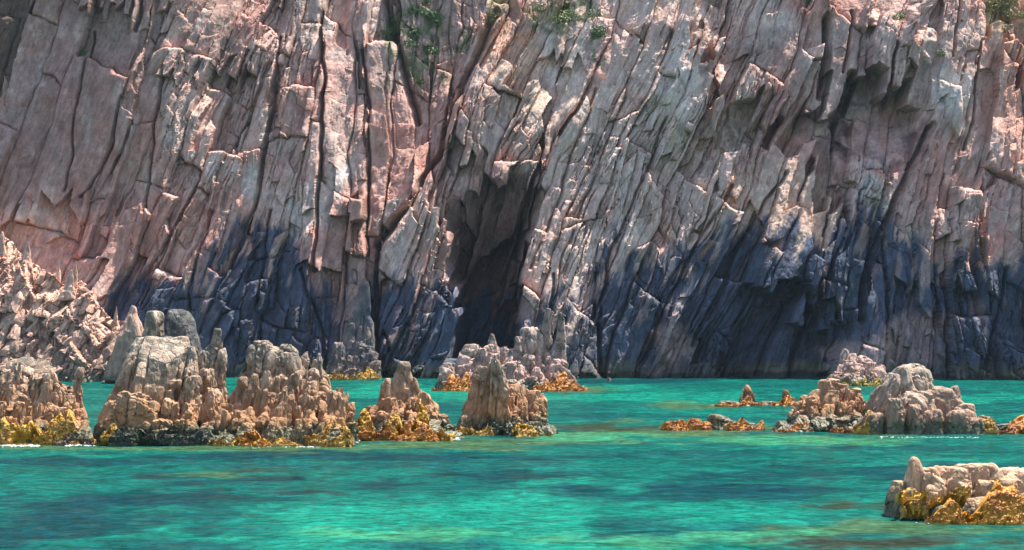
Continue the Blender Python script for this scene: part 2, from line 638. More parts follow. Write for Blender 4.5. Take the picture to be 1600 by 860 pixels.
    # the upper right leans back to a stony slope
    lean = poly_sd(qx, qy, [(1440, -80), (1500, -10), (1560, 50), (1605, 150), (1640, 240), (1900, 300), (1900, -300), (1400, -300)])
    D = D - 0.055 * np.clip(lean, 0, 400)
    lean2 = poly_sd(qx, qy, [(560, -200), (760, -60), (800, 20), (880, 40), (960, 10), (1000, -200)])
    D = D - 0.03 * np.clip(lean2, 0, 150)
    for pts, wd, dp in [
        ([(775, 20), (745, 90), (706, 160), (690, 235), (640, 322), (592, 385)], 11, 3.2),
        ([(592, 385), (588, 470), (588, 600)], 8, 3.5),
        ([(600, -20), (624, 90), (652, 185)], 9, 2.8), ([(502, 20), (507, 160), (497, 300), (492, 420)], 6, 2.2),
        ([(567, 75), (575, 180), (573, 300), (570, 400)], 6, 2.2), ([(1290, 30), (1290, 90), (1284, 150)], 9, 3.4),
        ([(1455, 195), (1430, 250), (1392, 330), (1352, 430), (1345, 500)], 8, 2.4),
        ([(246, -20), (228, 60)], 7, 2.0), ([(160, 60), (128, 200), (108, 300)], 4, 1.2), ([(205, 160), (180, 235), (130, 310)], 4, 1.3),
        ([(268, 115), (235, 260), (225, 330)], 5, 1.4), ([(410, 100), (385, 190), (350, 250)], 5, 1.4),
        ([(440, 60), (425, 180), (400, 300), (360, 420)], 6, 1.8), ([(1225, 270), (1150, 390), (1080, 540)], 6, 1.8),
        ([(1140, 290), (1060, 430), (1000, 570)], 6, 1.8), ([(1180, 330), (1105, 500)], 5, 1.5),
        ([(1320, 360), (1270, 480), (1240, 590)], 6, 1.8), ([(1040, 190), (1000, 290), (950, 400), (930, 540)], 5, 1.6),
        ([(985, 130), (935, 260), (880, 400), (850, 560)], 5, 1.4), ([(930, 140), (880, 290), (830, 420)], 5, 1.3),
        ([(865, 430), (852, 600)], 6, 1.6), ([(928, 430), (935, 600)], 7, 1.6), ([(1480, 440), (1490, 600)], 7, 2.0),
        ([(1545, 240), (1500, 420)], 6, 1.6), ([(1575, 420), (1540, 590)], 7, 1.8), ([(420, 330), (400, 480), (405, 600)], 6, 1.4),
        ([(330, 330), (290, 460), (280, 600)], 6, 1.4), ([(470, 420), (500, 520), (505, 600)], 6, 1.4),
        ([(1330, 20), (1320, 110)], 6, 1.6), ([(1535, 60), (1525, 190), (1510, 230)], 4, 1.3), ([(1500, 0), (1490, 90)], 4, 1.2),
    ]:
        D = groove(D, gx_, gy_, pts, wd, dp)
    return D


def lump(px, py, cx, cy, rx, ry, seed=0):
    out = np.zeros(px.shape)
    m = (np.abs(px - cx) < 2.2 * rx) & (np.abs(py - cy) < 2.2 * ry)
    if m.any():
        qx, qy = px[m], py[m]
        k = 0.45 * fbm2(qx / (rx * 0.9), qy / (ry * 0.9), 4, 300 + seed)
        out[m] = sstep(1.15, 0.55, np.hypot((qx - cx) / rx, (qy - cy) / ry) + k)
    return out


GREEN_SPOTS = [(660, 60, 34, 75), (612, 40, 22, 50), (700, 90, 18, 40), (785, 20, 26, 26), (860, 25, 42, 30), (905, 20, 28, 30),
               (935, 75, 14, 26), (730, 60, 16, 26), (1560, 12, 26, 20), (1590, 30, 26, 18)]


SECTORS = [[(275, -60), (215, 200), (120, 420), (90, 600)], [(445, -60), (430, 100), (395, 330), (360, 600)], [(503, -60), (507, 160), (495, 300), (470, 600)],
           [(560, -60), (572, 180), (572, 400), (588, 600)], [(780, -60), (706, 160), (690, 235), (592, 385), (590, 600)],
           [(905, -60), (842, 280), (806, 450), (806, 600)], [(1075, -60), (1130, 180), (1120, 300), (1005, 600)], [(1292, -60), (1286, 130), (1262, 380), (1235, 600)],
           [(1480, -60), (1455, 195), (1392, 330), (1345, 500), (1345, 600)], [(1590, -60), (1545, 240), (1490, 440), (1490, 600)]]
LEAN = [0.26, 0.33, 0.18, 0.02, 0.08, 0.34, 0.40, 0.42, 0.30, 0.22, 0.10]


def cliff_surface(x, z):
    """protrusion D, colour and cell ids of the face at world x, z"""
    Yb = cliff_base(x) + SLOPE * np.maximum(z, 0)
    px, py = proj(x, Yb, z)
    sec = np.zeros(px.shape, np.int64)
    jx = px + 4 * fbm2(px / 30, py / 30, 3, 17)
    for pts in SECTORS:
        sec += jx > np.interp(py, [p_[1] for p_ in pts], [p_[0] for p_ in pts])
    tilt = np.array(LEAN)[sec]
    calm = np.clip(sstep(270, 170, px + 30 * fbm2(x / 4, z / 4, 2, 15)) * sstep(390, 300, py), 0, 1)
    calm = np.maximum(calm, 0.9 * sstep(0.25, 0.6, fbm2((x - 0.3 * z) / 5, z / 11, 3, 16)))     # big smooth slab on the left
    calm = np.maximum(calm, lump(px, py, 1380, 200, 46, 60))
    calm = np.maximum(calm, 0.4 * sstep(-6, 10, poly_sd(px, py, [(690, 300), (745, 268), (838, 280), (812, 430), (808, 640), (716, 640), (716, 470)])))
    u = x - tilt * (z - 20) + 53.0 * sec + 0.9 * fbm2(x / 14, z / 18, 2, 21) + 0.30 * fbm2(x / 2.6, z / 4.0, 3, 23)
    v = z + 0.6 * fbm2(x / 9, z / 12, 2, 22) + 0.34 * fbm2(x / 2.0, z / 2.0, 3, 24)
    # slabs
    c1u, c1v, du, dv, e1 = plates(u, v, 3.6, 15.0, 31)
    D1 = 2.3 * (rnd(c1u, c1v, 2, 31) - 0.5) + du * (rnd(c1u, c1v, 3, 31) - 0.45) * 0.9 + dv * (0.06 + 0.14 * (rnd(c1u, c1v, 4, 31) - 0.5))
    D1 = D1 - 0.7 * np.exp(-e1 / 0.10)
    id1 = (c1u, c1v)
    # plates within the slabs, each slab with joints of its own
    sh = (rnd(c1u, c1v, 7, 31) - 0.5)
    u2 = u + 9.0 * sh + 0.22 * sh * dv
    ks = 0.62 + 1.0 * rnd(c1u, c1v, 9, 31) ** 2
    c2u, c2v, du, dv, e2 = plates(u2 * ks, (v + 11 * sh) * ks ** 0.5, 1.15, 4.4, 41, 0.6)
    du, dv = du / ks, dv / ks ** 0.5
    D2 = 0.85 * (rnd(c2u, c2v, 2, 41) - 0.5) + du * (rnd(c2u, c2v, 3, 41) - 0.45) * 1.0 + dv * (0.08 + 0.22 * (rnd(c2u, c2v, 4, 41) - 0.5))
    du2, dv2 = du, dv
    brk = sstep(0.25, 0.75, rnd(c2u, c2v, 8, 41))
    D2 = D2 - 0.32 * np.exp(-e2 / 0.06) * (0.4 + 0.6 * brk)
    t2 = rnd(c2u, c2v, 5, 41)
    # splinters
    sh2 = t2 - 0.5
    c3u, c3v, du, dv, e3 = plates(u2 * (0.7 + 0.9 * t2) + 3 * sh2 + 0.5 * sh2 * dv, v + 5 * sh2, 0.44, 1.6, 51, 0.9)
    D3 = 0.30 * (rnd(c3u, c3v, 2, 51) - 0.5) + du * (rnd(c3u, c3v, 3, 51) - 0.45) * 1.1 + dv * 0.36 * (rnd(c3u, c3v, 4, 51) - 0.3)
    D3 = (D3 - 0.12 * np.exp(-e3 / 0.05)) * (0.35 + 0.9 * brk)
    t3 = rnd(c3u, c3v, 5, 51)
    rough = 0.10 * fbm2(x / 0.8, z / 1.1, 3, 61, 0.6) + 0.45 * fbm2((x - tilt * z) / 3.0, z / 6.0, 2, 62)
    dpm = F_PX / Yb
    cu_, cv_ = 0.85 * du2, 0.85 * dv2
    D = cliff_form(px, py, px - (cu_ + tilt * cv_) * dpm, py + cv_ * dpm)
    act = 0.35 + 0.95 * np.clip(fbm2(x / 7, z / 9, 2, 71) + 0.5, 0, 1)      # some stretches are more broken
    D = D + D1 * (1 - 0.45 * calm) + D2 * (1 - 0.8 * calm) * act + D3 * (1 - 0.85 * calm) * act + rough
    y = Yb - D

    # ------- colour of the stone, with shade painted into some parts
    def C(*c):
        return np.array(c)[None, :]
    t1 = rnd(*id1, 6, 31)
    f = lambda a: a[:, None]
    col = C(0.400, 0.262, 0.222) * (1 - f(t2)) + C(0.450, 0.335, 0.300) * f(t2)
    grey = sstep(-0.1, 0.5, fbm2(x / 7, z / 9, 3, 81) + 0.7 * (t1 - 0.5))
    col = col * (1 - 0.65 * f(grey)) + 0.65 * f(grey) * C(0.400, 0.335, 0.300)
    red = sstep(0.0, 0.6, fbm2(x / 6, z / 7, 3, 82) + 0.6 * (t1 - 0.5))
    red = np.maximum(red, 0.9 * lump(px, py, 190, 350, 150, 60, 1))
    red = np.maximum(red, 0.8 * lump(px, py, 170, 150, 110, 160, 2))
    red = np.maximum(red, 0.9 * lump(px, py, 1385, 190, 60, 60, 3))
    red = np.maximum(red, 1.2 * lump(px, py, 770, 380, 70, 150, 4))
    red = np.maximum(red, 0.9 * lump(px, py, 1450, 250, 50, 90, 5))
    red = np.maximum(red, 0.75 * lump(px, py, 640, 200, 70, 120, 6))
    col = col * (1 - 0.6 * f(red)) + 0.6 * f(red) * C(0.390, 0.195, 0.160)
    tan = np.maximum(lump(px, py, 1200, 330, 90, 110, 7), lump(px, py, 850, 130, 80, 110, 8))
    col = col * (1 - 0.5 * f(tan)) + 0.5 * f(tan) * C(0.44, 0.37, 0.28)
    orange = np.maximum(sstep(1450, 1600, px - 0.35 * py), 0.7 * lump(px, py, 785, 50, 40, 50, 9))
    col = col * (1 - 0.7 * f(orange)) + 0.7 * f(orange) * C(0.50, 0.27, 0.17)
    pale = 0
    for i, (cx, cy, rx, ry) in enumerate([(45, 330, 34, 16), (345, 262, 30, 26), (390, 280, 14, 40), (480, 335, 34, 46), (535, 270, 18, 36),
                                          (1210, 45, 46, 42), (1060, 110, 40, 80), (860, 90, 16, 80), (970, 330, 40, 120), (1495, 145, 34, 46),
                                          (590, 20, 20, 40), (1360, 300, 30, 40), (200, 200, 22, 44), (150, 180, 10, 60), (905, 400, 30, 60)]):
        pale = np.maximum(pale, lump(px, py, cx, cy, rx, ry, 20 + i))
    col = col * (1 - 0.6 * f(pale)) + 0.6 * f(pale) * C(0.50, 0.475, 0.45)
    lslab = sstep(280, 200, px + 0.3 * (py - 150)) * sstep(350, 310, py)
    col = col * (1 - 0.65 * f(lslab)) + 0.65 * f(lslab) * (C(0.20, 0.122, 0.108) + 0.06 * f(t2 - 0.5))  # purplish stone, darkened further to paint in the slab's shade
    ribm = sstep(820, 880, px + 0.25 * (py - 300)) * sstep(1180, 1120, px + 0.2 * (py - 300))
    col = col * (1 - 0.55 * f(ribm)) + 0.55 * f(ribm) * C(0.50, 0.42, 0.37)
    spot = sstep(0.35, 0.75, fbm2(x / 1.3, z / 2.2, 4, 83))
    col = col * (1 - 0.35 * f(spot)) + 0.35 * f(spot) * C(0.52, 0.42, 0.37)
    umber = sstep(0.2, 0.6, fbm2(x / 2.4, z / 6, 4, 84))
    col = col * (1 - 0.45 * f(umber)) + 0.45 * f(umber) * C(0.22, 0.145, 0.12)
    # the farther wall past the left edge has its shade painted dark brown and olive; dark varnish rings the alcove, reddened against green bounce light
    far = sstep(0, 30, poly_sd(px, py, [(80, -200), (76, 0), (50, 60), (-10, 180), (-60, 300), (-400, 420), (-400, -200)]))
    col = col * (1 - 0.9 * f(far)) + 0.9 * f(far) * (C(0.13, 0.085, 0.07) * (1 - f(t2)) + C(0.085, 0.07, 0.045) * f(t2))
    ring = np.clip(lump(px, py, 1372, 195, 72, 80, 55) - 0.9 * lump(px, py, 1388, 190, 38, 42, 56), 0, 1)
    ring = np.maximum(ring * sstep(-0.35, 0.25, fbm2(x / 1.6, z / 1.6, 3, 97)), 0.5 * lump(px, py, 1240, 190, 70, 20, 57))  # the last lump paints shade under the overhang
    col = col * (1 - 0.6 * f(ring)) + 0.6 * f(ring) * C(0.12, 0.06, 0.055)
    col = col * C(1.07, 0.975, 0.90)
    cave_shade = sstep(-10, 14, poly_sd(px, py, [(690, 322), (708, 302), (738, 296), (768, 270), (826, 278), (840, 302), (818, 400), (808, 640), (716, 640), (716, 470), (702, 390)]))
    col = col * (1 - 0.75 * f(cave_shade)) + 0.75 * f(cave_shade) * (C(0.12, 0.066, 0.055) + 0.04 * f(t2 - 0.5))  # cave interior darkened in the colour to deepen its shade
    # dark sea-lichen belt above the water, lifted bluer to paint in haze
    top = np.interp(px, [-200, 150, 230, 300, 400, 480, 540, 600, 690, 760, 820, 880, 950, 1050, 1150, 1240, 1300, 1350, 1400, 1450, 1510, 1600, 1800],
                    [430, 430, 420, 400, 385, 400, 450, 462, 472, 465, 470, 500, 445, 410, 385, 385, 390, 360, 345, 380, 410, 390, 390])
    bn = 46 * fbm2((x - tilt * z) / 1.5, z / 7.0, 4, 85) + 40 * (t2 - 0.5) + 30 * fbm2(x / 9, z / 9, 2, 86)
    belt = sstep(-20, 24, py - top + bn + 40 * (t3 - 0.5))
    belt = belt * (1 - 0.5 * sstep(0.35, 0.75, fbm2((x - tilt * z) / 0.8, z / 3.5, 4, 87)) * sstep(150, 40, py - top))
    belt = belt * (1 - 0.4 * lump(px, py, 550, 520, 36, 80, 50)) * (1 - 0.5 * lump(px, py, 1340, 560, 60, 40, 51)) * (1 - 0.5 * lump(px, py, 1050, 530, 40, 50, 52))
    belt = belt * (1 - 0.5 * lump(px, py, 1430, 540, 60, 50, 53)) * (1 - 0.15 * lump(px, py, 905, 500, 30, 90, 54))
    dark = C(0.027, 0.046, 0.076) * (0.6 + 0.9 * f(t3))
    col = col * (1 - 0.94 * f(belt)) + 0.94 * f(belt) * dark
    # wave-washed foot
    zz = z + 0.5 * fbm2(x / 1.6, z / 1.2, 3, 88)
    foot = sstep(2.2, 1.0, zz) * (0.55 + 0.45 * sstep(-0.3, 0.3, fbm2(x / 5, z / 3, 2, 89)))
    col = col * (1 - f(foot)) + f(foot) * (C(0.13, 0.105, 0.08) * (1 - f(t3)) + C(0.075, 0.085, 0.045) * f(t3))
    foot2 = sstep(0.75, 0.35, zz)
    col = col * (1 - f(foot2)) + f(foot2) * C(0.03, 0.034, 0.026)
    # thin green growth in the gullies near the top
    gr = 0
    for i, (cx, cy, rx, ry) in enumerate(GREEN_SPOTS):
        gr = np.maximum(gr, lump(px, py, cx, cy, rx, ry, 60 + i))
    gr = gr * sstep(-0.15, 0.35, fbm2(x / 0.9, z / 1.1, 4, 99))
    col = col * (1 - 0.75 * f(gr)) + 0.75 * f(gr) * C(0.085, 0.125, 0.045)
    yel = sstep(1520, 1570, px + 0.15 * (40 - py)) * sstep(70, 20, py) + 0.6 * lump(px, py, 790, 20, 30, 30, 77) + 0.6 * lump(px, py, 870, 18, 55, 30, 78) + 0.4 * lump(px, py, 1000, 10, 40, 18, 79)
    yel = np.clip(yel, 0, 1) * sstep(-0.3, 0.3, fbm2(x / 1.2, z / 1.2, 3, 98))
    col = col * (1 - 0.7 * f(yel)) + 0.7 * f(yel) * C(0.24, 0.22, 0.075)
    return y, col, id1


STEP = 0.1
SHEAR = 0.27          # grid columns follow the mean lean of the joints
gx = np.arange(-75, 68 + STEP / 2, STEP)
gz = np.arange(-1.2, 47.0, STEP)
NX, NZ = len(gx), len(gz)
X, Z = np.meshgrid(gx, gz)
X = X + SHEAR * (Z - 20)
xs, zs = X.ravel(), Z.ravel()
ys, cols, (idu, idv) = cliff_surface(xs, zs)
CY = ys.reshape(NZ, NX)

def cliff_y(x, z):
    i = int(np.clip((x - SHEAR * (z - 20) - gx[0]) / STEP, 0, NX - 1))
    j = int(np.clip((z - gz[0]) / STEP, 0, NZ - 1))
    return float(CY[j, i])


cliff = thing('cliff', 'tall pink and grey fractured rock cliff with a dark belt above the sea', 'cliff', (0, 179, 0))
cliff['kind'] = 'structure'
Vall = np.stack([xs, ys - 179.0, zs], 1)
I = (np.arange(NZ - 1)[:, None] * NX + np.arange(NX - 1)[None, :]).ravel()
Q = np.stack([I, I + 1, I + NX + 1, I + NX], 1).astype(np.int64)
key = (idu[Q[:, 0]] + 4000) * 10000 + idv[Q[:, 0]] + 4000
uk, inv, cnt = np.unique(key, return_inverse=True, return_counts=True)
order = np.argsort(inv, kind='stable')
starts = np.concatenate([[0], np.cumsum(cnt)])
big = np.argsort(-cnt)
part_no = np.full(len(uk), -1)
part_no[big[:298]] = np.arange(min(298, len(big)))


def cliff_piece(name, q, kind=None):
    vs, iv = np.unique(q, return_inverse=True)
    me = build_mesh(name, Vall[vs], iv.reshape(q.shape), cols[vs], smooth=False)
    o = link(name, me, M_CLIFF, cliff)
    if kind:
        o['kind'] = kind


left = []
for k in range(len(uk)):
    q = Q[order[starts[k]:starts[k + 1]]]
    if part_no[k] >= 0:
        cliff_piece('rock_slab', q)
    else:
        left.append(q)
if left:
    cliff_piece('rock_splinters', np.concatenate(left), 'stuff')
# slope that closes the cliff behind its upper edge
tx = gx[::12]
tr = []
for k, (dz, dy) in enumerate([(0, 0), (1.5, 5), (3.5, 14), (5, 30), (5.5, 90)]):
    tr.append(np.stack([(tx + SHEAR * (gz[-1] - 20)) * (1 + 0.02 * k), CY[-1, ::12] - 179 + dy, np.full(len(tx), gz[-1] + dz) + 0.5 * fbm2(tx / 4, tx * 0 + k, 3, 7) * (k > 0)], 1))
TV = np.concatenate(tr)
n = len(tx)
TI = (np.arange(4)[:, None] * n + np.arange(n - 1)[None, :]).ravel()
link('cliff_top', build_mesh('cliff_top', TV, np.stack([TI, TI + 1, TI + n + 1, TI + n], 1), np.tile([[0.25, 0.19, 0.11]], (len(TV), 1))), M_CLIFF, cliff)

# ---------------------------------------------------------------- the sea
def axis(lo, hi, step, far, n=10):
    core = np.arange(lo, hi + step / 2, step)
    g = np.geomspace(1.0, far, n)
    return np.concatenate([lo - g[::-1] * 3, core, hi + g * 3])


wx = axis(-66, 66, 0.5, 500)
wy = axis(38, 184, 0.36, 500)
WX, WY = np.meshgrid(wx, wy)
ax, ay = WX.ravel(), WY.ravel()
wpx, wpy = proj(ax, np.maximum(ay, 20.0), np.zeros_like(ax))


def patch(cx, cy, rx, ry, seed):
    k = 0.9 * fbm2(wpx / (rx * 0.5), wpy / (ry * 0.6), 4, 500 + seed, 0.6)
    return sstep(1.25, 0.55, np.hypot((wpx - cx) / rx, (wpy - cy) / ry) + k)


def blend(col, m, c, a):
    m = (np.clip(m, 0, 1) * a)[:, None]
    return col * (1 - m) + m * np.array(c)[None, :]


wc = np.tile(np.array([[0.002, 0.056, 0.045]]), (len(ax), 1))
big_n = fbm2(ax / 9, ay / 7, 4, 401)
wc = blend(wc, sstep(-0.2, 0.6, big_n), (0.003, 0.080, 0.059), 0.8)
wc = blend(wc, sstep(0.0, 0.6, fbm2(ax / 5, ay / 3.2, 4, 402)), (0.003, 0.034, 0.036), 0.75)
for i, (cx, cy, rx, ry) in enumerate([(760, 815, 330, 45), (420, 825, 170, 30), (1010, 620, 180, 14), (640, 610, 120, 12), (1480, 620, 150, 10)]):
    wc = blend(wc, patch(cx, cy, rx, ry, i), (0.004, 0.112, 0.076), 0.8)
for i, (cx, cy, rx, ry) in enumerate([(265, 778, 150, 18), (90, 815, 220, 34), (595, 758, 55, 9), (780, 745, 95, 8), (1130, 768, 220, 14), (100, 720, 170, 10),
                                      (560, 712, 240, 8), (1000, 596, 160, 4), (1350, 735, 200, 12), (240, 742, 50, 6), (420, 748, 60, 5)]):
    wc = blend(wc, patch(cx, cy, rx, ry, 20 + i), (0.002, 0.022, 0.028), 0.82)
for i, (cx, cy, rx, ry) in enumerate([(420, 700, 320, 6), (960, 675, 150, 12), (1290, 686, 110, 9), (1390, 826, 150, 12), (330, 742, 50, 4), 
                                      (1080, 634, 70, 5), (905, 610, 60, 4), (700, 690, 200, 6), (60, 698, 110, 5), (1130, 668, 90, 8)]):
    wc = blend(wc, patch(cx, cy, rx, ry, 40 + i), (0.036, 0.066, 0.026), 0.75)
for i, (cx, cy, rx, ry) in enumerate([(980, 846, 170, 12), (1180, 836, 120, 10), (620, 836, 120, 10), (1240, 690, 140, 7), (930, 684, 120, 7)]):
    wc = blend(wc, patch(cx, cy, rx, ry, 80 + i), (0.022, 0.125, 0.062), 0.75)
for i, (cx, cy, rx, ry) in enumerate([(240, 745, 34, 4), (440, 748, 60, 4), (590, 756, 40, 4), (700, 742, 50, 3), (860, 748, 60, 4), (330, 776, 60, 7), (480, 770, 50, 4)]):
    wc = blend(wc, patch(cx, cy, rx, ry, 90 + i), (0.006, 0.020, 0.020), 0.8)
for i, (cx, cy, rx, ry) in enumerate([(1400, 848, 230, 10), (1500, 800, 110, 10), (950, 668, 70, 5), (400, 735, 70, 4), (1330, 790, 60, 6)]):
    wc = blend(wc, patch(cx, cy, rx, ry, 60 + i), (0.018, 0.021, 0.011), 0.85)
inner = (np.abs(ax) < 74) & (ay > 34) & (ay < 188)
wz = np.where(inner, 0.055 * fbm2(ax / 3.4 + 0.2 * ay, ay / 1.5, 3, 410) + 0.03 * fbm2(ax / 1.1, ay / 0.8, 2, 411), 0.0)
nwx = len(wx)
WI = (np.arange(len(wy) - 1)[:, None] * nwx + np.arange(nwx - 1)[None, :]).ravel()
sea = link('sea', build_mesh('sea', np.stack([ax, ay, wz], 1), np.stack([WI, WI + 1, WI + nwx + 1, WI + nwx], 1), wc), M_WATER)
sea['kind'] = 'structure'
sea['label'] = 'clear turquoise sea water with dark weed patches in front of the cliff'
sea['category'] = 'sea'

# ---------------------------------------------------------------- sea rocks
rng = np.random.default_rng(7)


def rock_mesh(seed, size, top_shift=(0, 0), taper=0.75, p=10, level=4, rough=0.07, planes=11, flute=0.5, box=True, cut=None, joint=1.0, spin=None, tops=0):
    """a jointed rock: a rounded many-planed solid, tapered, leaning and weathered; base at z = 0"""
    r = np.random.default_rng(seed)
    D, Fc = ico(level)
    nrm = [np.array(v, float) for v in ((0, 0, 1), (0, 0, -1))]
    dist = [r.uniform(0.82, 0.95), 1.0]
    if box:
        a0 = r.uniform(-0.5, 0.5)
        for k in range(4):
            a = a0 + k * math.pi / 2 + r.uniform(-0.3, 0.3)
            nrm.append(np.array([math.cos(a), math.sin(a), r.uniform(-0.05, 0.2)]))
            dist.append(r.uniform(0.80, 0.98))
    for k in range(planes):
        v = r.normal(size=3)
        v[2] = abs(v[2]) * 0.9
        nrm.append(v / np.linalg.norm(v))
        dist.append(r.uniform(0.84, 1.05))
    for k in range(tops):      # slanting breaks across the top
        nrm.append(np.array([r.uniform(-0.7, 0.7), r.uniform(-1.3, -0.2), 1.0]))
        dist.append(r.uniform(0.45, 0.75))
    if cut is not None:
        for v, d in cut:
            v = np.array(v, float)
            nrm.append(v / np.linalg.norm(v))
            dist.append(d)
    nrm = np.array([v / np.linalg.norm(v) for v in nrm])
    q = np.clip(D @ nrm.T, 0, None) / np.array(dist)[None, :]
    rad = (q ** p).sum(1) ** (-1.0 / p)
    P = D * rad[:, None]
    t = np.clip((P[:, 2] + 1) / 2, 0, 1)
    s = 1 + (taper - 1) * t
    w_, d_, h_ = size
    t = t / t.max()
    V = np.stack([P[:, 0] * s * w_ / 2, P[:, 1] * s * d_ / 2, t * h_], 1)
    V[:, 0] += top_shift[0] * t ** 1.1
    V[:, 1] += top_shift[1] * t
    m = min(w_, d_, h_)
    off = r.uniform(-50, 50, 3)
    f = 1.0 / max(0.35 * m, 0.12)
    n1 = fbm3(V * np.array([f, f, f * 0.45]) + off, 3, seed % 97)
    rid = 1 - np.abs(fbm3(V * np.array([f * 1.6, f * 1.6, f * 0.4]) + off * 1.7, 2, seed % 89)) * 2
    dirn = D * np.array([1, 1, 0.6])
    jv, je = joints3(V + 0.05 * m * n1[:, None], seed, (0.42 * m, 0.5 * m, 0.75 * m))
    jv2, je2 = joints3(V + 0.04 * m * n1[:, None], seed + 5, (0.2 * m, 0.24 * m, 0.34 * m))
    disp = rough * (n1 + flute * (rid - 0.4)) + joint * (0.17 * (jv - 0.5) - 0.10 * np.exp(-je / (0.04 * m))
                                                       + 0.09 * (jv2 - 0.5) - 0.04 * np.exp(-je2 / (0.025 * m)))
    fine = min(0.05, 0.06 * m) * fbm3(V * np.array([3.2, 3.2, 2.0]) + off, 2, 55)
    V = V + dirn * ((m * disp + fine) * np.clip(s, 0.1, 1))[:, None]
    if spin is not None:
        a_, b_ = spin
        c0 = V.mean(0)
        W = V - c0
        ca, sa, cb, sb = math.cos(a_), math.sin(a_), math.cos(b_), math.sin(b_)
        W = W @ np.array([[ca, 0, -sa], [0, 1, 0], [sa, 0, ca]]) @ np.array([[1, 0, 0], [0, cb, sb], [0, -sb, cb]])
        V = W + c0
    return V, Fc


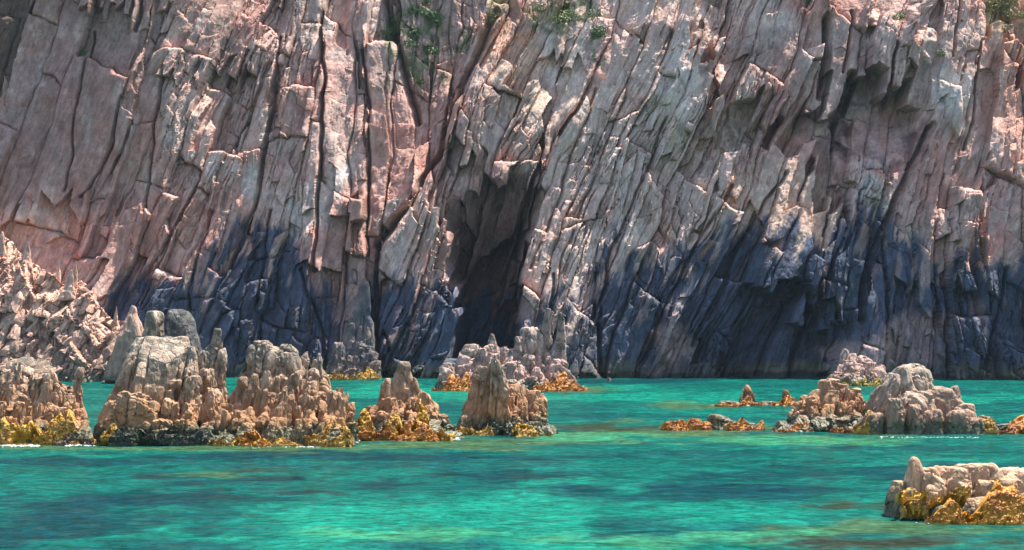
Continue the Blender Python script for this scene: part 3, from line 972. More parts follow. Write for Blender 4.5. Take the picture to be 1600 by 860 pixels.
class Stack:
    """one sea rock: blocks are given by photo columns and rows on the plane at its distance"""
    def __init__(self, name, label, cat, px, water_row, mat, group=None, dist=None):
        self.Y = dist or water_dist(water_row)
        self.row = water_row
        self.mat = mat
        x, _ = unproj(px, water_row, self.Y)
        self.org = np.array([float(x), self.Y, 0.0])
        self.o = thing(name, label, cat, tuple(self.org), group)
        self.sc = self.Y / F_PX
        self.seed = int(px * 7 + water_row * 3)
        self.jmul = 1.25

    def block(self, tx, ty, bx, by, w, dy=0.0, depth=None, taper=0.75, p=10, level=4, rough=0.07, name='rock_block', planes=11, flute=0.5, cut=None,
              lean=0.0, mat=None, label=None, joint=1.0, tops=0, smooth=False):
        """top centre (tx, ty), foot centre (bx, by), width w at the foot in photo pixels, dy metres behind the stack's front plane"""
        self.seed += 1
        Y = self.Y + dy
        x0, z0 = unproj(bx, by, Y)
        x1, z1 = unproj(tx, ty, Y)
        z0 = float(z0)
        h = float(z1) - z0
        wm = w * Y / F_PX
        dm = depth if depth else wm * 0.9
        V, Fc = rock_mesh(self.seed, (wm, dm, h), (float(x1 - x0), lean), taper, p * 2.6, level, rough * 0.5, planes, flute, True, cut, joint * self.jmul, None, tops)
        loc = np.array([float(x0), Y, z0]) - self.org
        me = build_mesh(name, V + loc, Fc, smooth=smooth)
        o = link(name, me, mat or self.mat, self.o)
        if label:
            o['label'] = label
        return o

    def fingers(self, sil, rows, wr, spread, foot=None, p=7, level=3, rough=0.10, low=0.3, lean_px=-6, jitter=0.12, name='rock_pinnacle', tp=0.6, gap=0.66, style='block'):
        """rows of weathered pinnacles under a skyline sil (list of px, py), the last row in front and lowest"""
        sx = [a for a, b in sil]
        sy = [b for a, b in sil]
        foot = foot or self.row + 8
        for r_ in range(rows):
            k = r_ / max(rows - 1, 1)
            x = sx[0] + wr[0] * 0.4
            while x < sx[-1]:
                w = wr[0] * 0.75 + (wr[1] * 1.25 - wr[0] * 0.75) * rng.uniform(0, 1) ** 1.6
                top = float(np.interp(x, sx, sy))
                hgt = (self.row - top) * (1 - (1 - low) * k) * (1 + rng.uniform(-jitter, jitter * 0.5)) if k > 0 else (self.row - top) * (1 + rng.uniform(-jitter, 0.0))
                ty = self.row - max(hgt, 8)
                long = min(max(hgt * 0.75, w * 1.6), self.row - ty + 8)
                by = min(ty + long + (30 if k > .9 else 0), foot)
                self.block(x + rng.uniform(-3, 3) - lean_px * 0.5, ty, x + lean_px * (by - ty) / 60.0, by, w * rng.uniform(1.0, 1.35), spread[0] + (spread[1] - spread[0]) * k + rng.uniform(-.25, .25),
                           w * self.sc * rng.uniform(0.9, 1.4), rng.uniform(tp - 0.15, tp + 0.2), p * rng.uniform(0.7, 1.6) * (1.4 if style == 'block' else 0.8), level + (w > 22), rough * (0.7 if style == 'block' else 1.2), name, 4 if style == 'block' else 8, 0.6, joint=1.25 if style == 'block' else 0.9, tops=int(rng.uniform(0, 3)))
                x += w * gap * rng.uniform(0.55, 1.35)

    def weed(self, strips_, name='seaweed', tone=((0.62, 0.33, 0.03), (0.50, 0.20, 0.02)), label=None, cover=0.08):
        """seaweed clinging to the foot of the rock: ragged knobbly mats from the waterline (row y1, depth d1) up to row y0 (depth d0)"""
        Vs, Fs, Cs, n = [], [], [], 0
        step = 0.045 if self.Y < 100 else 0.075
        if self.Y < 60:
            step = 0.024
        for (x0, x1, y0, y1, d0, d1) in strips_:
            ns = max(int((x1 - x0) * self.sc / step), 6)
            nt = max(int((abs(y1 - y0) * self.sc + abs(d1 - d0)) / step), 6)
            S, T = np.meshgrid(np.linspace(0, 1, ns), np.linspace(-0.25, 1.1, nt))
            S, T = S.ravel(), T.ravel()
            self.seed += 1
            px = x0 + (x1 - x0) * S
            xm = px * self.sc
            rag = (0.62 + 0.55 * fbm2(xm / 0.7, xm * 0, 3, self.seed)) * np.clip(np.sin(np.pi * S), 0, 1) ** 0.3
            Te = np.where(T > 0, T * rag, T)
            py = y1 + (y0 - y1) * Te
            Y = self.Y + d1 + (d0 - d1) * np.clip(Te, 0, 2)
            X, Z = unproj(px, py, Y)
            P = np.stack([X, Y, Z * 1.3], 1)
            n1 = fbm3(P / 0.55 * min(1.0, 1.0), 2, self.seed + 1)
            n2 = fbm3(P / (0.16 if self.Y > 60 else 0.09), 3, self.seed + 2, 0.6)
            end = np.minimum(sstep(0, 0.08, S), sstep(1, 0.92, S)) * sstep(1.1, 0.8, T)
            hole = sstep(cover - 0.28, cover + 0.05, n1 + 0.5 * n2 + 0.35)
            k = 0.6 if self.Y < 60 else 1.0
            out = (0.10 * n1 + 0.075 * n2) * k - 0.45 * k * (1 - hole * end)
            V = np.stack([X + 0.05 * k * n2, Y - out, Z + 0.6 * out - np.where(T < 0, 0.1, 0)], 1) - self.org
            t = np.clip(0.5 + 0.7 * n1 + 0.5 * n2, 0, 1)[:, None]
            c = np.array(tone[0]) * (1 - t) + np.array(tone[1]) * t
            I_ = (np.arange(nt - 1)[:, None] * ns + np.arange(ns - 1)[None, :]).ravel()
            Vs.append(V)
            Cs.append(c)
            Fs.append(np.concatenate([np.stack([I_, I_ + 1, I_ + ns + 1], 1), np.stack([I_, I_ + ns + 1, I_ + ns], 1)]) + n)
            n += len(V)
            nb = int(len(V) * 0.5)                                    # fronds standing off the mat
            pick = rng.integers(0, len(V), nb)
            pick = pick[(hole * end)[pick] > 0.6]
            nb = len(pick)
            ln = rng.uniform(0.5, 1.6, nb)[:, None] * step
            d1_ = np.array([0, -0.8, 0.2]) + rng.normal(size=(nb, 3)) * 0.8
            d2_ = rng.normal(size=(nb, 3)) * 0.5
            Vs.append(np.stack([V[pick] - d2_ * ln, V[pick] + d2_ * ln, V[pick] + d1_ * ln], 1).reshape(-1, 3))
            Cs.append(np.repeat(c[pick] * rng.uniform(0.4, 1.25, nb)[:, None], 3, 0))
            Fs.append(np.arange(nb * 3).reshape(nb, 3) + n)
            n += nb * 3
        me = build_mesh(name, np.concatenate(Vs), np.concatenate(Fs), np.concatenate(Cs), smooth=False)
        o = link(name, me, M_WEED, self.o)
        o['kind'] = 'stuff'
        if label:
            o['label'] = label
        return o


def spots(x0, x1, y0, y1, n, s0, s1, d0, d1):
    return [(x0 - 4, x1 + 4, y0 - s1 * 0.35, y1 + 2, d0, d1 - 0.15)]


YEL = ((0.60, 0.38, 0.03), (0.34, 0.19, 0.022))
ORA = ((0.62, 0.29, 0.02), (0.36, 0.12, 0.014))

# --- left front rock, cut by the frame
s = Stack('sea_rock', 'brown knobbly rock at the far left edge with yellow seaweed round its foot', 'rock', 40, 690, M_STACK)
s.block(30, 556, 30, 705, 150, 1.6, 4.2, 0.7, 5, 5, 0.09, tops=2)
s.block(-60, 556, -70, 705, 150, 1.6, 4.2, 0.7, 5, 5, 0.09, tops=2)
s.block(95, 600, 95, 705, 80, 1.0, 2.6, 0.7, 8, 5, 0.1)
s.block(124, 574, 118, 640, 24, 0.8, 0.8, 0.6, 6, 4, 0.12, 'rock_pinnacle')
s.fingers([(-90, 565), (-20, 562), (20, 566), (50, 560), (80, 580), (100, 600), (122, 580), (134, 630)], 4, (16, 38), (1.0, -1.4), lean_px=-3, low=0.3)
s.weed(spots(-10, 84, 652, 694, 14, 14, 20, -1.9, -2.6) + spots(60, 146, 648, 693, 16, 10, 18, -1.7, -2.5), tone=YEL, cover=-0.02)
s.weed(spots(60, 150, 680, 694, 12, 8, 16, -2.2, -2.6), tone=((0.14, 0.06, 0.05), (0.06, 0.05, 0.02)), name='red_seaweed', label='dark red and olive seaweed at the waterline')

# --- tall stack with two bollard-like tops
s = Stack('sea_stack', 'tall leaning flat-topped stack with two bollard-shaped knobs behind its top', 'sea stack', 240, 690, M_STACK)
s.block(222, 528, 182, 705, 66, 0.6, 2.8, 0.62, 14, 5, 0.05, 'rock_slab', 4, lean=0.4, joint=0.5, cut=[((-0.25, -0.5, 1), 0.80)])
s.block(258, 524, 226, 705, 100, 0.2, 3.2, 0.78, 16, 5, 0.04, 'rock_slab', 3, lean=0.6, joint=0.5, cut=[((0.05, -0.6, 1), 0.80)])
s.block(284, 535, 278, 705, 84, -0.1, 2.8, 0.74, 14, 5, 0.06, 'rock_slab', 4, lean=0.7, cut=[((0.1, -0.7, 1), 0.80)])
s.block(240, 486, 236, 600, 40, 2.2, 1.4, 0.88, 3, 5, 0.05, 'rock_knob', 2, joint=0.2)
s.block(281, 484, 304, 610, 38, 2.0, 1.4, 0.95, 3.4, 5, 0.05, 'rock_knob', 2, joint=0.25, mat=M_DARK, label='near-black knob with a pale top')
s.block(302, 560, 306, 640, 22, 1.6, 0.8, 0.6, 6, 4, 0.1, 'rock_pinnacle')
s.block(337, 512, 326, 640, 48, 1.6, 1.4, 0.45, 6, 5, 0.13, 'rock_pinnacle')
s.block(347, 545, 338, 640, 30, 1.3, 1.0, 0.6, 6, 4, 0.13, 'rock_pinnacle')
s.block(320, 548, 312, 640, 34, 1.2, 1.0, 0.6, 6, 4, 0.13, 'rock_pinnacle')
s.block(325, 575, 318, 660, 40, 0.6, 1.2, 0.7, 6, 4, 0.12, 'rock_pinnacle')
s.block(210, 613, 205, 672, 84, -1.3, 1.6, 0.85, 12, 5, 0.06)
s.block(175, 625, 165, 700, 44, -1.0, 1.6, 0.7, 9, 4, 0.08)
s.block(266, 622, 262, 680, 42, -1.3, 1.2, 0.8, 10, 4, 0.08)
s.block(300, 585, 297, 660, 40, -0.7, 1.2, 0.75, 9, 4, 0.08)
s.block(295, 630, 292, 690, 34, -1.5, 1.0, 0.8, 9, 4, 0.08)
s.block(332, 606, 328, 680, 38, -0.3, 1.2, 0.8, 8, 4, 0.08)
for bx_, w_, ty_ in ((178, 44, 664), (215, 48, 659), (255, 46, 656), (292, 44, 654), (322, 40, 662)):
    s.block(bx_, ty_, bx_ - 2, 704, w_, -1.9, 1.5, 0.9, 9, 4, 0.08)
s.weed(spots(298, 348, 652, 692, 10, 8, 15, -2.2, -2.9) + spots(152, 190, 668, 692, 4, 8, 14, -2.4, -2.9), tone=YEL)
s.weed(spots(165, 330, 658, 692, 26, 9, 16, -2.5, -3.0), tone=((0.045, 0.07, 0.025), (0.025, 0.035, 0.02)), name='green_seaweed', label='dark green seaweed along the foot')

# --- broad stack of many weathered pinnacles
s = Stack('sea_stack', 'broad domed stack of many weathered finger-like pinnacles, reddish towards its foot', 'sea stack', 430, 690, M_STACK)
s.block(428, 540, 425, 705, 150, 1.6, 4.0, 0.6, 6, 5, 0.09)
s.block(490, 572, 485, 705, 110, 1.2, 3.4, 0.7, 7, 5, 0.09)
s.block(388, 588, 378, 705, 84, 0.8, 3.0, 0.6, 5, 5, 0.09)
s.block(412, 531, 414, 590, 54, 1.4, 1.8, 0.6, 5, 5, 0.10, 'rock_knob')
s.block(446, 537, 448, 590, 60, 1.5, 1.8, 0.6, 5, 5, 0.10, 'rock_knob')
s.block(499, 551, 500, 600, 16, 1.2, 0.6, 0.5, 6, 4, 0.1, 'rock_pinnacle')
s.fingers([(332, 662), (352, 632), (372, 590), (395, 548), (425, 534), (455, 538), (490, 560), (515, 585), (538, 600), (545, 640)], 6, (15, 34), (1.8, -2.6), lean_px=-7, low=0.25, style='round')
s.block(350, 638, 336, 705, 50, -1.5, 1.6, 0.55, 9, 4, 0.08)
s.block(372, 640, 362, 705, 46, -1.8, 1.4, 0.6, 9, 4, 0.08)
s.block(525, 612, 518, 690, 36, -0.6, 1.2, 0.8, 9, 4, 0.07)
s.weed(spots(372, 412, 672, 694, 9, 10, 18, -3.2, -3.7), tone=ORA)
s.weed(spots(476, 548, 655, 692, 16, 10, 17, -2.2, -3.2) + spots(330, 480, 684, 695, 12, 7, 12, -3.2, -3.6), tone=YEL)

# --- small pyramid
s = Stack('sea_stack', 'small pyramid-shaped stack on a wide bed of golden seaweed', 'sea stack', 625, 682, M_STACK)
s.block(632, 566, 630, 700, 130, 1.2, 3.4, 0.04, 5, 5, 0.09, planes=2)
s.block(604, 592, 598, 700, 66, 0.9, 2.0, 0.2, 4, 4, 0.1)
s.block(620, 582, 614, 700, 72, 1.0, 2.4, 0.12, 4, 5, 0.09)
s.block(648, 588, 648, 700, 76, 0.9, 2.4, 0.12, 4, 5, 0.09)
s.block(668, 612, 665, 700, 66, 0.6, 2.0, 0.5, 7, 4, 0.1)
s.fingers([(556, 655), (580, 622), (602, 604), (632, 596), (658, 612), (684, 632), (702, 660)], 4, (16, 34), (1.0, -1.5), lean_px=-4, low=0.3, tp=0.6)
s.weed(spots(533, 708, 640, 686, 42, 14, 26, -1.7, -2.8), tone=YEL, cover=-0.05)
s.weed(spots(555, 684, 664, 688, 14, 18, 30, -2.6, -3.2), tone=ORA, cover=-0.05)

# --- split fin
s = Stack('sea_stack', 'pointed stack split by a vertical crack into two smooth leaning fins', 'sea stack', 780, 678, M_STACK)
s.block(757, 572, 735, 698, 68, 0.0, 1.6, 0.35, 14, 5, 0.035, 'rock_fin', 5, 0.3)
s.block(774, 561, 777, 698, 44, 0.15, 1.8, 0.55, 14, 5, 0.04, 'rock_fin', 5, 0.3)
s.block(768, 566, 775, 620, 26, 0.2, 1.0, 0.5, 10, 4, 0.06)
s.block(805, 600, 800, 698, 54, 0.9, 2.0, 0.6, 7, 5, 0.09)
s.block(835, 610, 832, 698, 46, 0.9, 1.8, 0.6, 7, 4, 0.1)
s.fingers([(790, 605), (810, 595), (830, 606), (845, 612), (858, 655)], 4, (14, 28), (0.9, -1.1), lean_px=-2, low=0.3, tp=0.6)
s.weed(spots(708, 770, 660, 684, 10, 10, 18, -1.2, -1.9) + spots(790, 862, 664, 684, 8, 8, 14, -1.8, -2.3), tone=YEL)
s.weed(spots(770, 800, 650, 682, 7, 9, 15, -0.9, -1.4), tone=((0.045, 0.07, 0.025), (0.025, 0.035, 0.02)), name='green_seaweed')

# --- horned stack behind it
s = Stack('sea_stack', 'jagged pinkish stack with two upright horns standing behind the split fin', 'sea stack', 800, 608, M_PINK)
s.block(738, 537, 722, 620, 58, 0.5, 3.0, 0.55, 10, 5, 0.06)
s.block(771, 521, 772, 620, 60, 0.8, 3.4, 0.25, 8, 5, 0.08, 'rock_pinnacle')
s.block(757, 545, 750, 620, 50, 0.2, 3.0, 0.6, 9, 4, 0.08)
s.block(795, 545, 800, 620, 60, 0.4, 3.2, 0.6, 9, 5, 0.08)
s.block(830, 510, 822, 620, 54, 0.8, 3.2, 0.7, 10, 5, 0.08)
s.block(812, 525, 812, 620, 40, 0.4, 2.8, 0.6, 10, 4, 0.08)
s.block(860, 482, 842, 600, 28, 1.0, 1.6, 0.7, 6, 5, 0.06, 'rock_horn', 3)
s.block(877, 487, 872, 610, 26, 0.4, 1.6, 0.5, 5, 5, 0.06, 'rock_horn', 3)
s.block(868, 560, 875, 620, 70, -0.6, 3.0, 0.5, 9, 5, 0.08)
s.block(700, 568, 700, 620, 46, -0.3, 2.4, 0.6, 9, 4, 0.09)
s.fingers([(690, 590), (715, 560), (740, 548), (771, 530), (800, 550), (830, 520), (845, 545), (870, 560), (895, 595)], 4, (14, 32), (0.2, -2.4), lean_px=-2, low=0.25, p=9)
s.weed(spots(676, 750, 590, 609, 18, 12, 20, -2.6, -4.0) + spots(836, 916, 590, 609, 18, 10, 18, -2.6, -4.0), tone=ORA, cover=-0.15)

# --- outcrops at the cliff foot
s = Stack('rock_outcrop', 'pale narrow outcrop at the cliff foot with a yellow seaweed ledge', 'rock', 548, 588, M_FOOT, dist=174.5)
s.block(574, 440, 548, 600, 84, 1.8, 3.6, 0.02, 3, 5, 0.09, 'rock_slab', 11, 0.5, joint=1.0)
s.block(550, 505, 540, 600, 66, 0.6, 3.6, 0.15, 4, 5, 0.09)
s.block(576, 515, 570, 600, 40, 0.4, 3.0, 0.25, 4, 4, 0.09)
s.block(530, 535, 528, 600, 40, -0.2, 2.6, 0.6, 9, 4, 0.09)
s.fingers([(515, 572), (530, 550), (550, 520), (568, 505), (582, 535), (590, 568)], 4, (14, 24), (0.4, -1.2), p=10, lean_px=-5, low=0.2)
s.weed(spots(506, 594, 577, 590, 24, 12, 20, -1.8, -3.2), tone=YEL, cover=-0.2)
s = Stack('rock_outcrop', 'sunlit cream-coloured outcrop at the cliff foot behind the domed stack', 'rock', 1345, 600, M_PINK, dist=157.0)
s.block(1350, 556, 1345, 610, 62, 1.0, 4.0, 0.6, 9, 5, 0.09)
s.block(1322, 545, 1320, 610, 40, 1.4, 3.0, 0.4, 9, 4, 0.1)
s.block(1370, 570, 1366, 612, 40, 0.4, 3.0, 0.7, 10, 4, 0.09)
s.fingers([(1305, 575), (1325, 548), (1350, 560), (1375, 575), (1388, 592)], 3, (12, 24), (0.4, -1.4), p=11, lean_px=-2, low=0.35)
s.weed(spots(1310, 1386, 590, 599, 16, 9, 15, -1.6, -2.4), tone=((0.62, 0.48, 0.10), (0.45, 0.32, 0.06)))

# --- right group
s = Stack('sea_rock', 'low seaweed-covered reef with two small upright points', 'rock', 1180, 634, M_STACK)
s.block(1167, 601, 1167, 640, 30, 0.2, 1.2, 0.4, 8, 5, 0.09, 'rock_pinnacle')
s.block(1228, 609, 1230, 640, 22, 0.2, 1.0, 0.5, 8, 4, 0.09, 'rock_pinnacle')
s.block(1140, 626, 1140, 642, 52, -0.1, 1.8, 0.7, 5, 4, 0.1)
s.block(1198, 627, 1198, 642, 60, -0.1, 1.8, 0.7, 5, 4, 0.1)
s.weed(spots(1115, 1248, 618, 636, 30, 10, 18, -0.5, -1.4), tone=ORA, cover=-0.2)
s = Stack('sea_rock', 'row of low rounded rocks wrapped in orange seaweed, just above the water', 'rock', 1115, 671, M_STACK)
s.block(1125, 648, 1125, 684, 62, 0.0, 1.6, 0.5, 6, 5, 0.08, 'rock_dome')
s.block(1065, 660, 1065, 684, 50, 0.0, 1.4, 0.6, 5, 4, 0.1)
s.block(1172, 661, 1172, 684, 44, 0.0, 1.2, 0.6, 5, 4, 0.1)
s.weed(spots(1034, 1112, 650, 673, 12, 12, 20, -0.5, -1.3) + spots(1136, 1194, 652, 673, 12, 12, 20, -0.5, -1.3), tone=ORA, cover=-0.2)

s = Stack('sea_stack', 'rough reddish stack joined to the left of the big domed stack', 'sea stack', 1285, 672, M_STACK)
s.block(1300, 594, 1298, 690, 74, 1.0, 2.6, 0.6, 8, 5, 0.09)
s.block(1262, 618, 1258, 690, 74, 0.6, 2.4, 0.6, 8, 5, 0.09)
s.block(1338, 608, 1335, 690, 46, 1.2, 2.0, 0.6, 8, 4, 0.09)
s.fingers([(1222, 662), (1246, 638), (1262, 612), (1288, 600), (1312, 592), (1332, 606), (1346, 612), (1352, 650)], 4, (16, 36), (0.6, -1.5), lean_px=-4, low=0.3, p=8)
s.weed(spots(1204, 1268, 657, 675, 14, 12, 20, -1.3, -2.2) + spots(1296, 1372, 650, 676, 16, 10, 18, -1.6, -2.3), tone=ORA, cover=-0.1)

s = Stack('sea_stack', 'big pale domed stack with a rounded double top, sloping down to the right', 'sea stack', 1440, 675, M_PALE)
s.jmul = 0.75
s.block(1412, 572, 1400, 692, 110, 1.0, 3.6, 0.55, 6, 5, 0.06, 'rock_slab', 9, 0.6)
s.block(1432, 570, 1440, 692, 84, 0.9, 3.2, 0.55, 7, 5, 0.06, 'rock_slab', 9, 0.6)
s.block(1400, 582, 1372, 692, 66, 0.2, 2.4, 0.5, 7, 5, 0.06, 'rock_slab', 9, 0.6)
s.block(1470, 606, 1482, 692, 106, 0.5, 3.2, 0.6, 8, 5, 0.06, 'rock_slab', 9, 0.6)
s.block(1430, 612, 1425, 692, 90, -0.6, 2.4, 0.7, 8, 5, 0.06, 'rock_slab', 9, 0.6)
s.block(1492, 603, 1492, 640, 30, 1.2, 1.2, 0.6, 6, 4, 0.1, 'rock_knob')
s.block(1500, 632, 1505, 692, 70, 0.0, 2.4, 0.7, 9, 5, 0.07)
s.block(1538, 648, 1540, 692, 44, -0.2, 1.6, 0.7, 8, 4, 0.09)
for bx_, w_, ty_ in ((1362, 36, 645), (1395, 38, 622), (1425, 34, 632), (1455, 46, 640), (1490, 50, 642), (1522, 34, 652)):
    s.block(bx_ + 4, ty_, bx_, 690, w_, -1.5, 1.4, 0.85, 10, 4, 0.07)
s.block(1580, 662, 1580, 690, 80, 0.2, 1.4, 0.6, 5, 4, 0.1)
s.block(1640, 664, 1640, 690, 80, 0.2, 1.4, 0.6, 5, 4, 0.1)
s.weed(spots(1536, 1680, 658, 676, 24, 14, 24, -0.4, -1.4), tone=ORA, cover=-0.2)
s.weed(spots(1340, 1375, 640, 668, 8, 10, 16, -1.4, -1.9) + spots(1520, 1555, 655, 672, 8, 8, 14, -1.0, -1.6), tone=YEL)

# --- near rock, lower right
s = Stack('sea_rock', 'nearest low rock with a thumb-like knob, at the lower right', 'rock', 1500, 812, M_FRONT)
s.jmul = 0.6
s.block(1429, 713, 1424, 800, 34, 1.0, 0.7, 0.78, 1.9, 5, 0.05, 'rock_knob', 2, 0.3, joint=0.2)
s.block(1405, 752, 1400, 812, 44, 1.0, 0.9, 0.7, 9, 5, 0.08)
s.block(1450, 730, 1445, 815, 62, 1.1, 1.2, 0.8, 9, 5, 0.08)
s.block(1490, 730, 1490, 815, 90, 1.2, 1.6, 0.8, 10, 5, 0.07)
s.block(1525, 723, 1530, 815, 120, 1.5, 1.8, 0.75, 10, 5, 0.07)
s.block(1580, 732, 1590, 815, 150, 1.4, 2.2, 0.8, 10, 5, 0.07)
s.block(1660, 745, 1680, 815, 150, 1.4, 2.2, 0.8, 10, 5, 0.07)
s.block(1500, 748, 1496, 815, 60, 0.8, 0.9, 0.8, 9, 5, 0.08)
s.block(1545, 750, 1545, 815, 70, 0.7, 0.9, 0.8, 9, 5, 0.08)
s.block(1420, 764, 1414, 815, 40, 0.6, 0.7, 0.8, 9, 5, 0.09)
s.block(1460, 758, 1456, 815, 50, 0.6, 0.7, 0.8, 9, 5, 0.09)
s.block(1540, 775, 1545, 830, 120, -0.2, 1.4, 0.5, 4, 5, 0.06, 'rock_dome')
s.block(1620, 768, 1625, 830, 150, -0.1, 1.6, 0.5, 4, 5, 0.06, 'rock_dome')
s.block(1472, 790, 1470, 826, 44, -0.5, 0.7, 0.6, 4, 4, 0.07, 'rock_dome')
s.weed([(1478, 1720, 752, 817, -0.42, -1.15), (1446, 1512, 776, 816, -0.72, -1.1)], tone=((0.62, 0.33, 0.02), (0.42, 0.16, 0.015)), cover=-0.3,
       label='thick golden orange seaweed over the front of the rock')
s.weed(spots(1406, 1448, 750, 768, 9, 6, 9, 0.25, 0.1) + spots(1460, 1516, 750, 774, 18, 5, 9, 0.3, 0.15) + spots(1412, 1450, 780, 796, 10, 7, 9, 0.15, 0.05), tone=YEL, name='seaweed_tuft', cover=0.35)

s = Stack('small_rock', 'tiny pale rock just breaking the water before the cliff', 'rock', 951, 595, M_PINK)
s.block(951, 590, 951, 600, 10, 0, 0.7, 0.6, 5, 4, 0.06, 'rock_dome')

# ---------------------------------------------------------------- the sunlit headland on the left
head = thing('headland', 'sunlit pale pink slope of broken angular rocks at the left', 'headland', (-50, 166, 0))
hp = [(-330, 330), (-200, 335), (-60, 340), (0, 364), (22, 384), (45, 402), (66, 414), (88, 424), (104, 442), (128, 432), (146, 448), (165, 474), (185, 494), (205, 496), (222, 512), (232, 560), (240, 596)]
hx, hz = unproj(np.array([a for a, b in hp], float), np.array([b for a, b in hp], float), 172.0)
S_, T_ = 400, 240
sx = np.linspace(hx[0], hx[-1], S_)
hh = np.interp(sx, hx, hz)
tt = np.linspace(-0.05, 1.6, T_)
SX, TT = np.meshgrid(sx, tt)
HH = np.broadcast_to(hh, SX.shape)
up = np.clip(TT, None, 1.0)
HZ = np.where(TT <= 1, HH * TT, HH * (1 - (TT - 1) * 0.9)) - 0.4
HY = 165.5 + 0.55 * HH * up + np.clip(TT - 1, 0, 1) * 9
hu, hv = SX.ravel() - 0.35 * HZ.ravel() + 0.3 * fbm2(SX.ravel() / 2, HZ.ravel() / 2, 2, 203), HZ.ravel() + 0.3 * fbm2(SX.ravel() / 2, HZ.ravel() / 2, 2, 204)
dd = 0.5 * fbm2(SX.ravel() / 3, HZ.ravel() / 3, 3, 202)
for wu_, wv_, am_, sd_ in ((2.1, 2.6, 1.5, 211), (0.85, 1.2, 0.75, 221), (0.38, 0.55, 0.34, 231)):
    c, d, e, f_, b = plates(hu + 0.4 * dd, hv, wu_, wv_, sd_, 0.8)
    dd = dd + am_ * (rnd(c, d, 2, sd_) - 0.5) + e * 1.0 * (rnd(c, d, 3, sd_) - 0.5) + f_ * 0.5 * (rnd(c, d, 4, sd_) - 0.3) - 0.25 * am_ * np.exp(-b / 0.06)
HY = HY.ravel() - dd
HV = np.stack([SX.ravel() + 50, HY - 166, HZ.ravel()], 1)
HI = (np.arange(T_ - 1)[:, None] * S_ + np.arange(S_ - 1)[None, :]).ravel()
link('rock_body', build_mesh('rock_body', HV, np.stack([HI, HI + 1, HI + S_ + 1, HI + S_], 1), smooth=False), M_HEAD, head)
hs = 0
for i in range(150):
    x = rng.uniform(-25, 232)
    top = float(np.interp(x, [a for a, b in hp], [b for a, b in hp]))
    k = rng.uniform(0, 1) ** 0.8
    py = top + 4 + (592 - top) * k
    h_here = (600 - top)
    zf = 1 - (py - top) / h_here
    Y = 165.3 + 0.55 * zf * h_here * 0.0645
    w = 7 + 20 * rng.uniform(0, 1) ** 2.0
    hgt = w * rng.uniform(0.8, 1.9)
    x0, z0 = unproj(x, py + hgt * 0.85, Y)
    wm = w * Y / F_PX
    hs += 1
    V, Fc = rock_mesh(9000 + hs, (wm, wm * rng.uniform(0.8, 1.6), hgt * Y / F_PX * 1.15), (rng.uniform(-0.1, 0.45) * wm, 0.2), rng.uniform(0.35, 0.95), 44, 3, 0.03, 2, 0.4, joint=0.9, tops=int(rng.uniform(0, 3)), spin=(rng.uniform(0.1, 0.6), rng.uniform(-0.35, 0.15)))
    link('rock_block', build_mesh('rock_block', V + np.array([float(x0) + 50, Y - 166, float(z0)]), Fc, smooth=False), M_HEAD, head)
for (tx_, ty_, bx_, by_, w_, Y, nm) in [(208, 482, 194, 600, 78, 163.0, 'rock_slab'), (120, 410, 116, 450, 12, 171.0, 'rock_pinnacle'), (112, 424, 104, 470, 30, 170.5, 'rock_block'),
                                        (92, 414, 88, 450, 16, 171.5, 'rock_block'), (182, 480, 180, 510, 10, 168, 'rock_pinnacle'), (4, 364, 2, 400, 16, 172, 'rock_pinnacle'), (44, 380, 42, 420, 20, 172, 'rock_block')]:
    hs += 1
    x0, z0 = unproj(bx_, by_, Y)
    x1, z1 = unproj(tx_, ty_, Y)
    V, Fc = rock_mesh(9000 + hs, (w_ * Y / F_PX, w_ * Y / F_PX, float(z1 - z0) * 1.05), (float(x1 - x0), 0), 0.15, 14, 4, 0.05, 3, 0.3)
    link(nm, build_mesh(nm, V + np.array([float(x0) + 50, Y - 166, float(z0)]), Fc, smooth=False), M_HEAD, head)

# ---------------------------------------------------------------- foam at the rocks
def foam(label, x0, x1, y0, y1, n, s0, s1):
    Vs, Fs, m = [], [], 0
    D, Fc = ico(2)
    for i in range(n * 2):
        px_, py_ = rng.uniform(x0, x1), rng.triangular(y0, y0 + 1, y1)
        Y = water_dist(py_)
        x, _ = unproj(px_, py_, Y)
        r = rng.uniform(s0, s1) * 0.4
        V = D * np.array([r * rng.uniform(1, 3.0), r * 2.2, r * 0.45]) * (1 + 0.45 * fbm3(D * 2 + rng.uniform(-9, 9, 3), 2, 5))[:, None]
        Vs.append(V + np.array([float(x), Y, 0.03]))
        Fs.append(Fc + m)
        m += len(D)
    V = np.concatenate(Vs)
    c = V.mean(0)
    c[2] = 0
    o = link('sea_foam', build_mesh('sea_foam', V - c, np.concatenate(Fs)), M_FOAM, None, tuple(c))
    o['label'], o['category'], o['kind'] = label, 'foam', 'stuff'


foam('white wash breaking between the broad stack and the small pyramid', 526, 560, 684, 694, 90, 0.03, 0.12)
foam('white foam line below the leftmost rock', 0, 62, 696, 700, 80, 0.02, 0.07)
foam('white foam in the gap left of the tall leaning stack', 100, 148, 694, 699, 70, 0.02, 0.08)
foam('small white wash between the pyramid and the split fin', 698, 720, 683, 689, 40, 0.02, 0.08)
foam('thin white foam along the foot of the big pale domed stack', 1370, 1530, 683, 686, 60, 0.01, 0.05)
foam('thin foam line below the broad stack of pinnacles', 330, 500, 698, 702, 60, 0.01, 0.05)
foam('white froth at the foot of the nearest rock', 1420, 1480, 800, 820, 40, 0.01, 0.035)

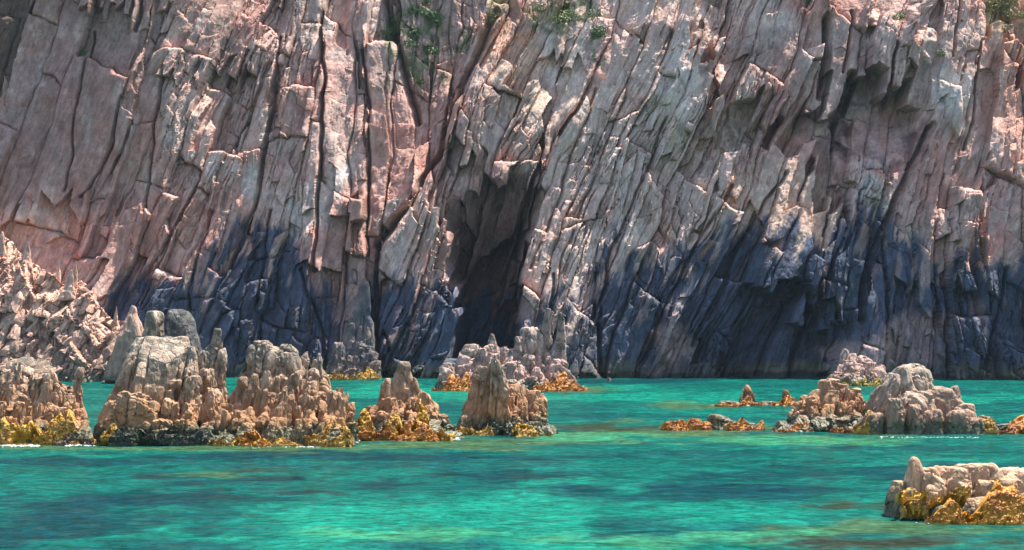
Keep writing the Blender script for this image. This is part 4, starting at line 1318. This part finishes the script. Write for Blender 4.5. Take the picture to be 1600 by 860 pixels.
# ---------------------------------------------------------------- shrubs on the cliff
def shrub(px_, py_, size, tone, label, group):
    Y = 188.0
    for _ in range(4):
        x, z = unproj(px_, py_, Y)
        Y = cliff_y(float(x), float(z))
    x, z = float(x), float(z)
    o = thing('shrub', label, 'shrub', (x, Y, z), group)
    n = int(150 + 90 * size)
    P = rng.normal(size=(n, 3))
    P /= np.linalg.norm(P, axis=1, keepdims=True)
    lob = 1 + 0.5 * fbm3(P * 1.6 + rng.uniform(-9, 9, 3), 2, 8)
    P = P * (rng.uniform(0.35, 1, n) ** 0.5 * lob)[:, None] * np.array([size * 0.6, size * 0.5, size * 0.42])
    P[:, 1] -= size * 0.15
    P[:, 2] += size * 0.25
    A = rng.normal(size=(n, 3))
    B = rng.normal(size=(n, 3))
    A /= np.linalg.norm(A, axis=1, keepdims=True)
    B /= np.linalg.norm(B, axis=1, keepdims=True)
    l = rng.uniform(0.08, 0.17, n)[:, None]
    V = np.stack([P - A * l, P - B * l * 0.5, P + A * l, P + B * l * 0.5], 1).reshape(-1, 3)
    Fc = np.arange(n * 4).reshape(n, 4)
    t = np.repeat(rng.uniform(0.6, 1.3, n), 4)[:, None]
    link('foliage', build_mesh('foliage', V, Fc, np.array(tone)[None, :] * t, smooth=False), M_LEAF, o)
    D, Fi = ico(1)
    SV = D * np.array([0.05, 0.05, size * 0.3]) + np.array([0, 0.0, size * 0.1])
    SV[:, 1] += 0.12
    link('stem', build_mesh('stem', SV, Fi), M_STEM, o)


G1, G2, G3 = (0.075, 0.135, 0.035), (0.13, 0.17, 0.045), (0.22, 0.20, 0.06)
ORD = ['second', 'third', 'fourth', 'fifth', 'sixth', 'seventh', 'eighth', 'ninth', 'tenth', 'eleventh']
for (cx, cy, rx, ry, n, tone, lab, grp) in [
    (664, 60, 26, 66, 12, G1, 'dark green shrub in the gully above the V-shaped crack', 'gully shrubs'),
    (612, 40, 16, 40, 5, G1, 'small green shrub in the narrow cleft left of the gully', 'cleft shrubs'),
    (785, 22, 20, 22, 4, G3, 'dry yellowish shrub at the top beside the main gully', 'dry shrubs'),
    (862, 22, 36, 22, 8, G2, 'low shrub on the grassy ledge at the top centre', 'ledge shrubs'),
    (930, 60, 8, 34, 4, G1, 'small dark shrub tucked between the leaning ribs', 'rib shrubs'),
    (1574, 18, 30, 24, 12, G3, 'yellow-green shrub on the stony slope, upper right corner', 'slope shrubs')]:
    pts = []
    for i in range(n):
        a_, r_ = rng.uniform(0, 6.28), rng.uniform(0, 1) ** 0.5
        pts.append((max(cy + ry * r_ * math.sin(a_), 2), cx + rx * r_ * math.cos(a_)))
    pts.sort()
    for i, (y_, x_) in enumerate(pts):
        w_ = 'topmost' if i == 0 else 'lowest' if i == n - 1 else ORD[i - 1] + ' from the top,'
        shrub(x_, y_, rng.uniform(0.9, 1.7), tone, w_ + ' ' + lab, grp)
shrub(655, 131, 1.1, G2, 'single round bright green shrub below the gully greenery', None)
shrub(1263, 5, 1.0, G1, 'single green shrub at the top edge above the dark wedge crack', None)
shrub(1415, 26, 1.2, (0.10, 0.22, 0.03), 'single vivid green shrub on the slab above the alcove', None)
shrub(1470, 88, 0.9, G2, 'single small shrub on a ledge right of the alcove', None)
shrub(130, 85, 0.8, G1, 'single small dark shrub in a crack of the big left slab', None)

# ---------------------------------------------------------------- thin sea haze
hm = bpy.data.materials.new('sea_haze')
hm.use_nodes = True
hm.node_tree.nodes.clear()
ho = hm.node_tree.nodes.new('ShaderNodeOutputMaterial')
hv_ = hm.node_tree.nodes.new('ShaderNodeVolumePrincipled')
hv_.inputs['Color'].default_value = (0.66, 0.84, 1.0, 1.0)
hv_.inputs['Density'].default_value = 0.00006
hm.node_tree.links.new(hv_.outputs[0], ho.inputs['Volume'])
x0_, x1_, y0_, y1_, z0_, z1_ = -1700.0, 1700.0, -1700.0, 2000.0, -3.0, 60.0
HVx = [(x, y, z) for z in (z0_, z1_) for y in (y0_, y1_) for x in (x0_, x1_)]
haze = link('haze', build_mesh('haze', HVx, [(0, 2, 3, 1), (4, 5, 7, 6), (0, 1, 5, 4), (2, 6, 7, 3), (0, 4, 6, 2), (1, 3, 7, 5)], smooth=False), hm)
haze['kind'] = 'stuff'
haze['label'] = 'thin pale sea haze in the air before the cliff'
haze['category'] = 'haze'
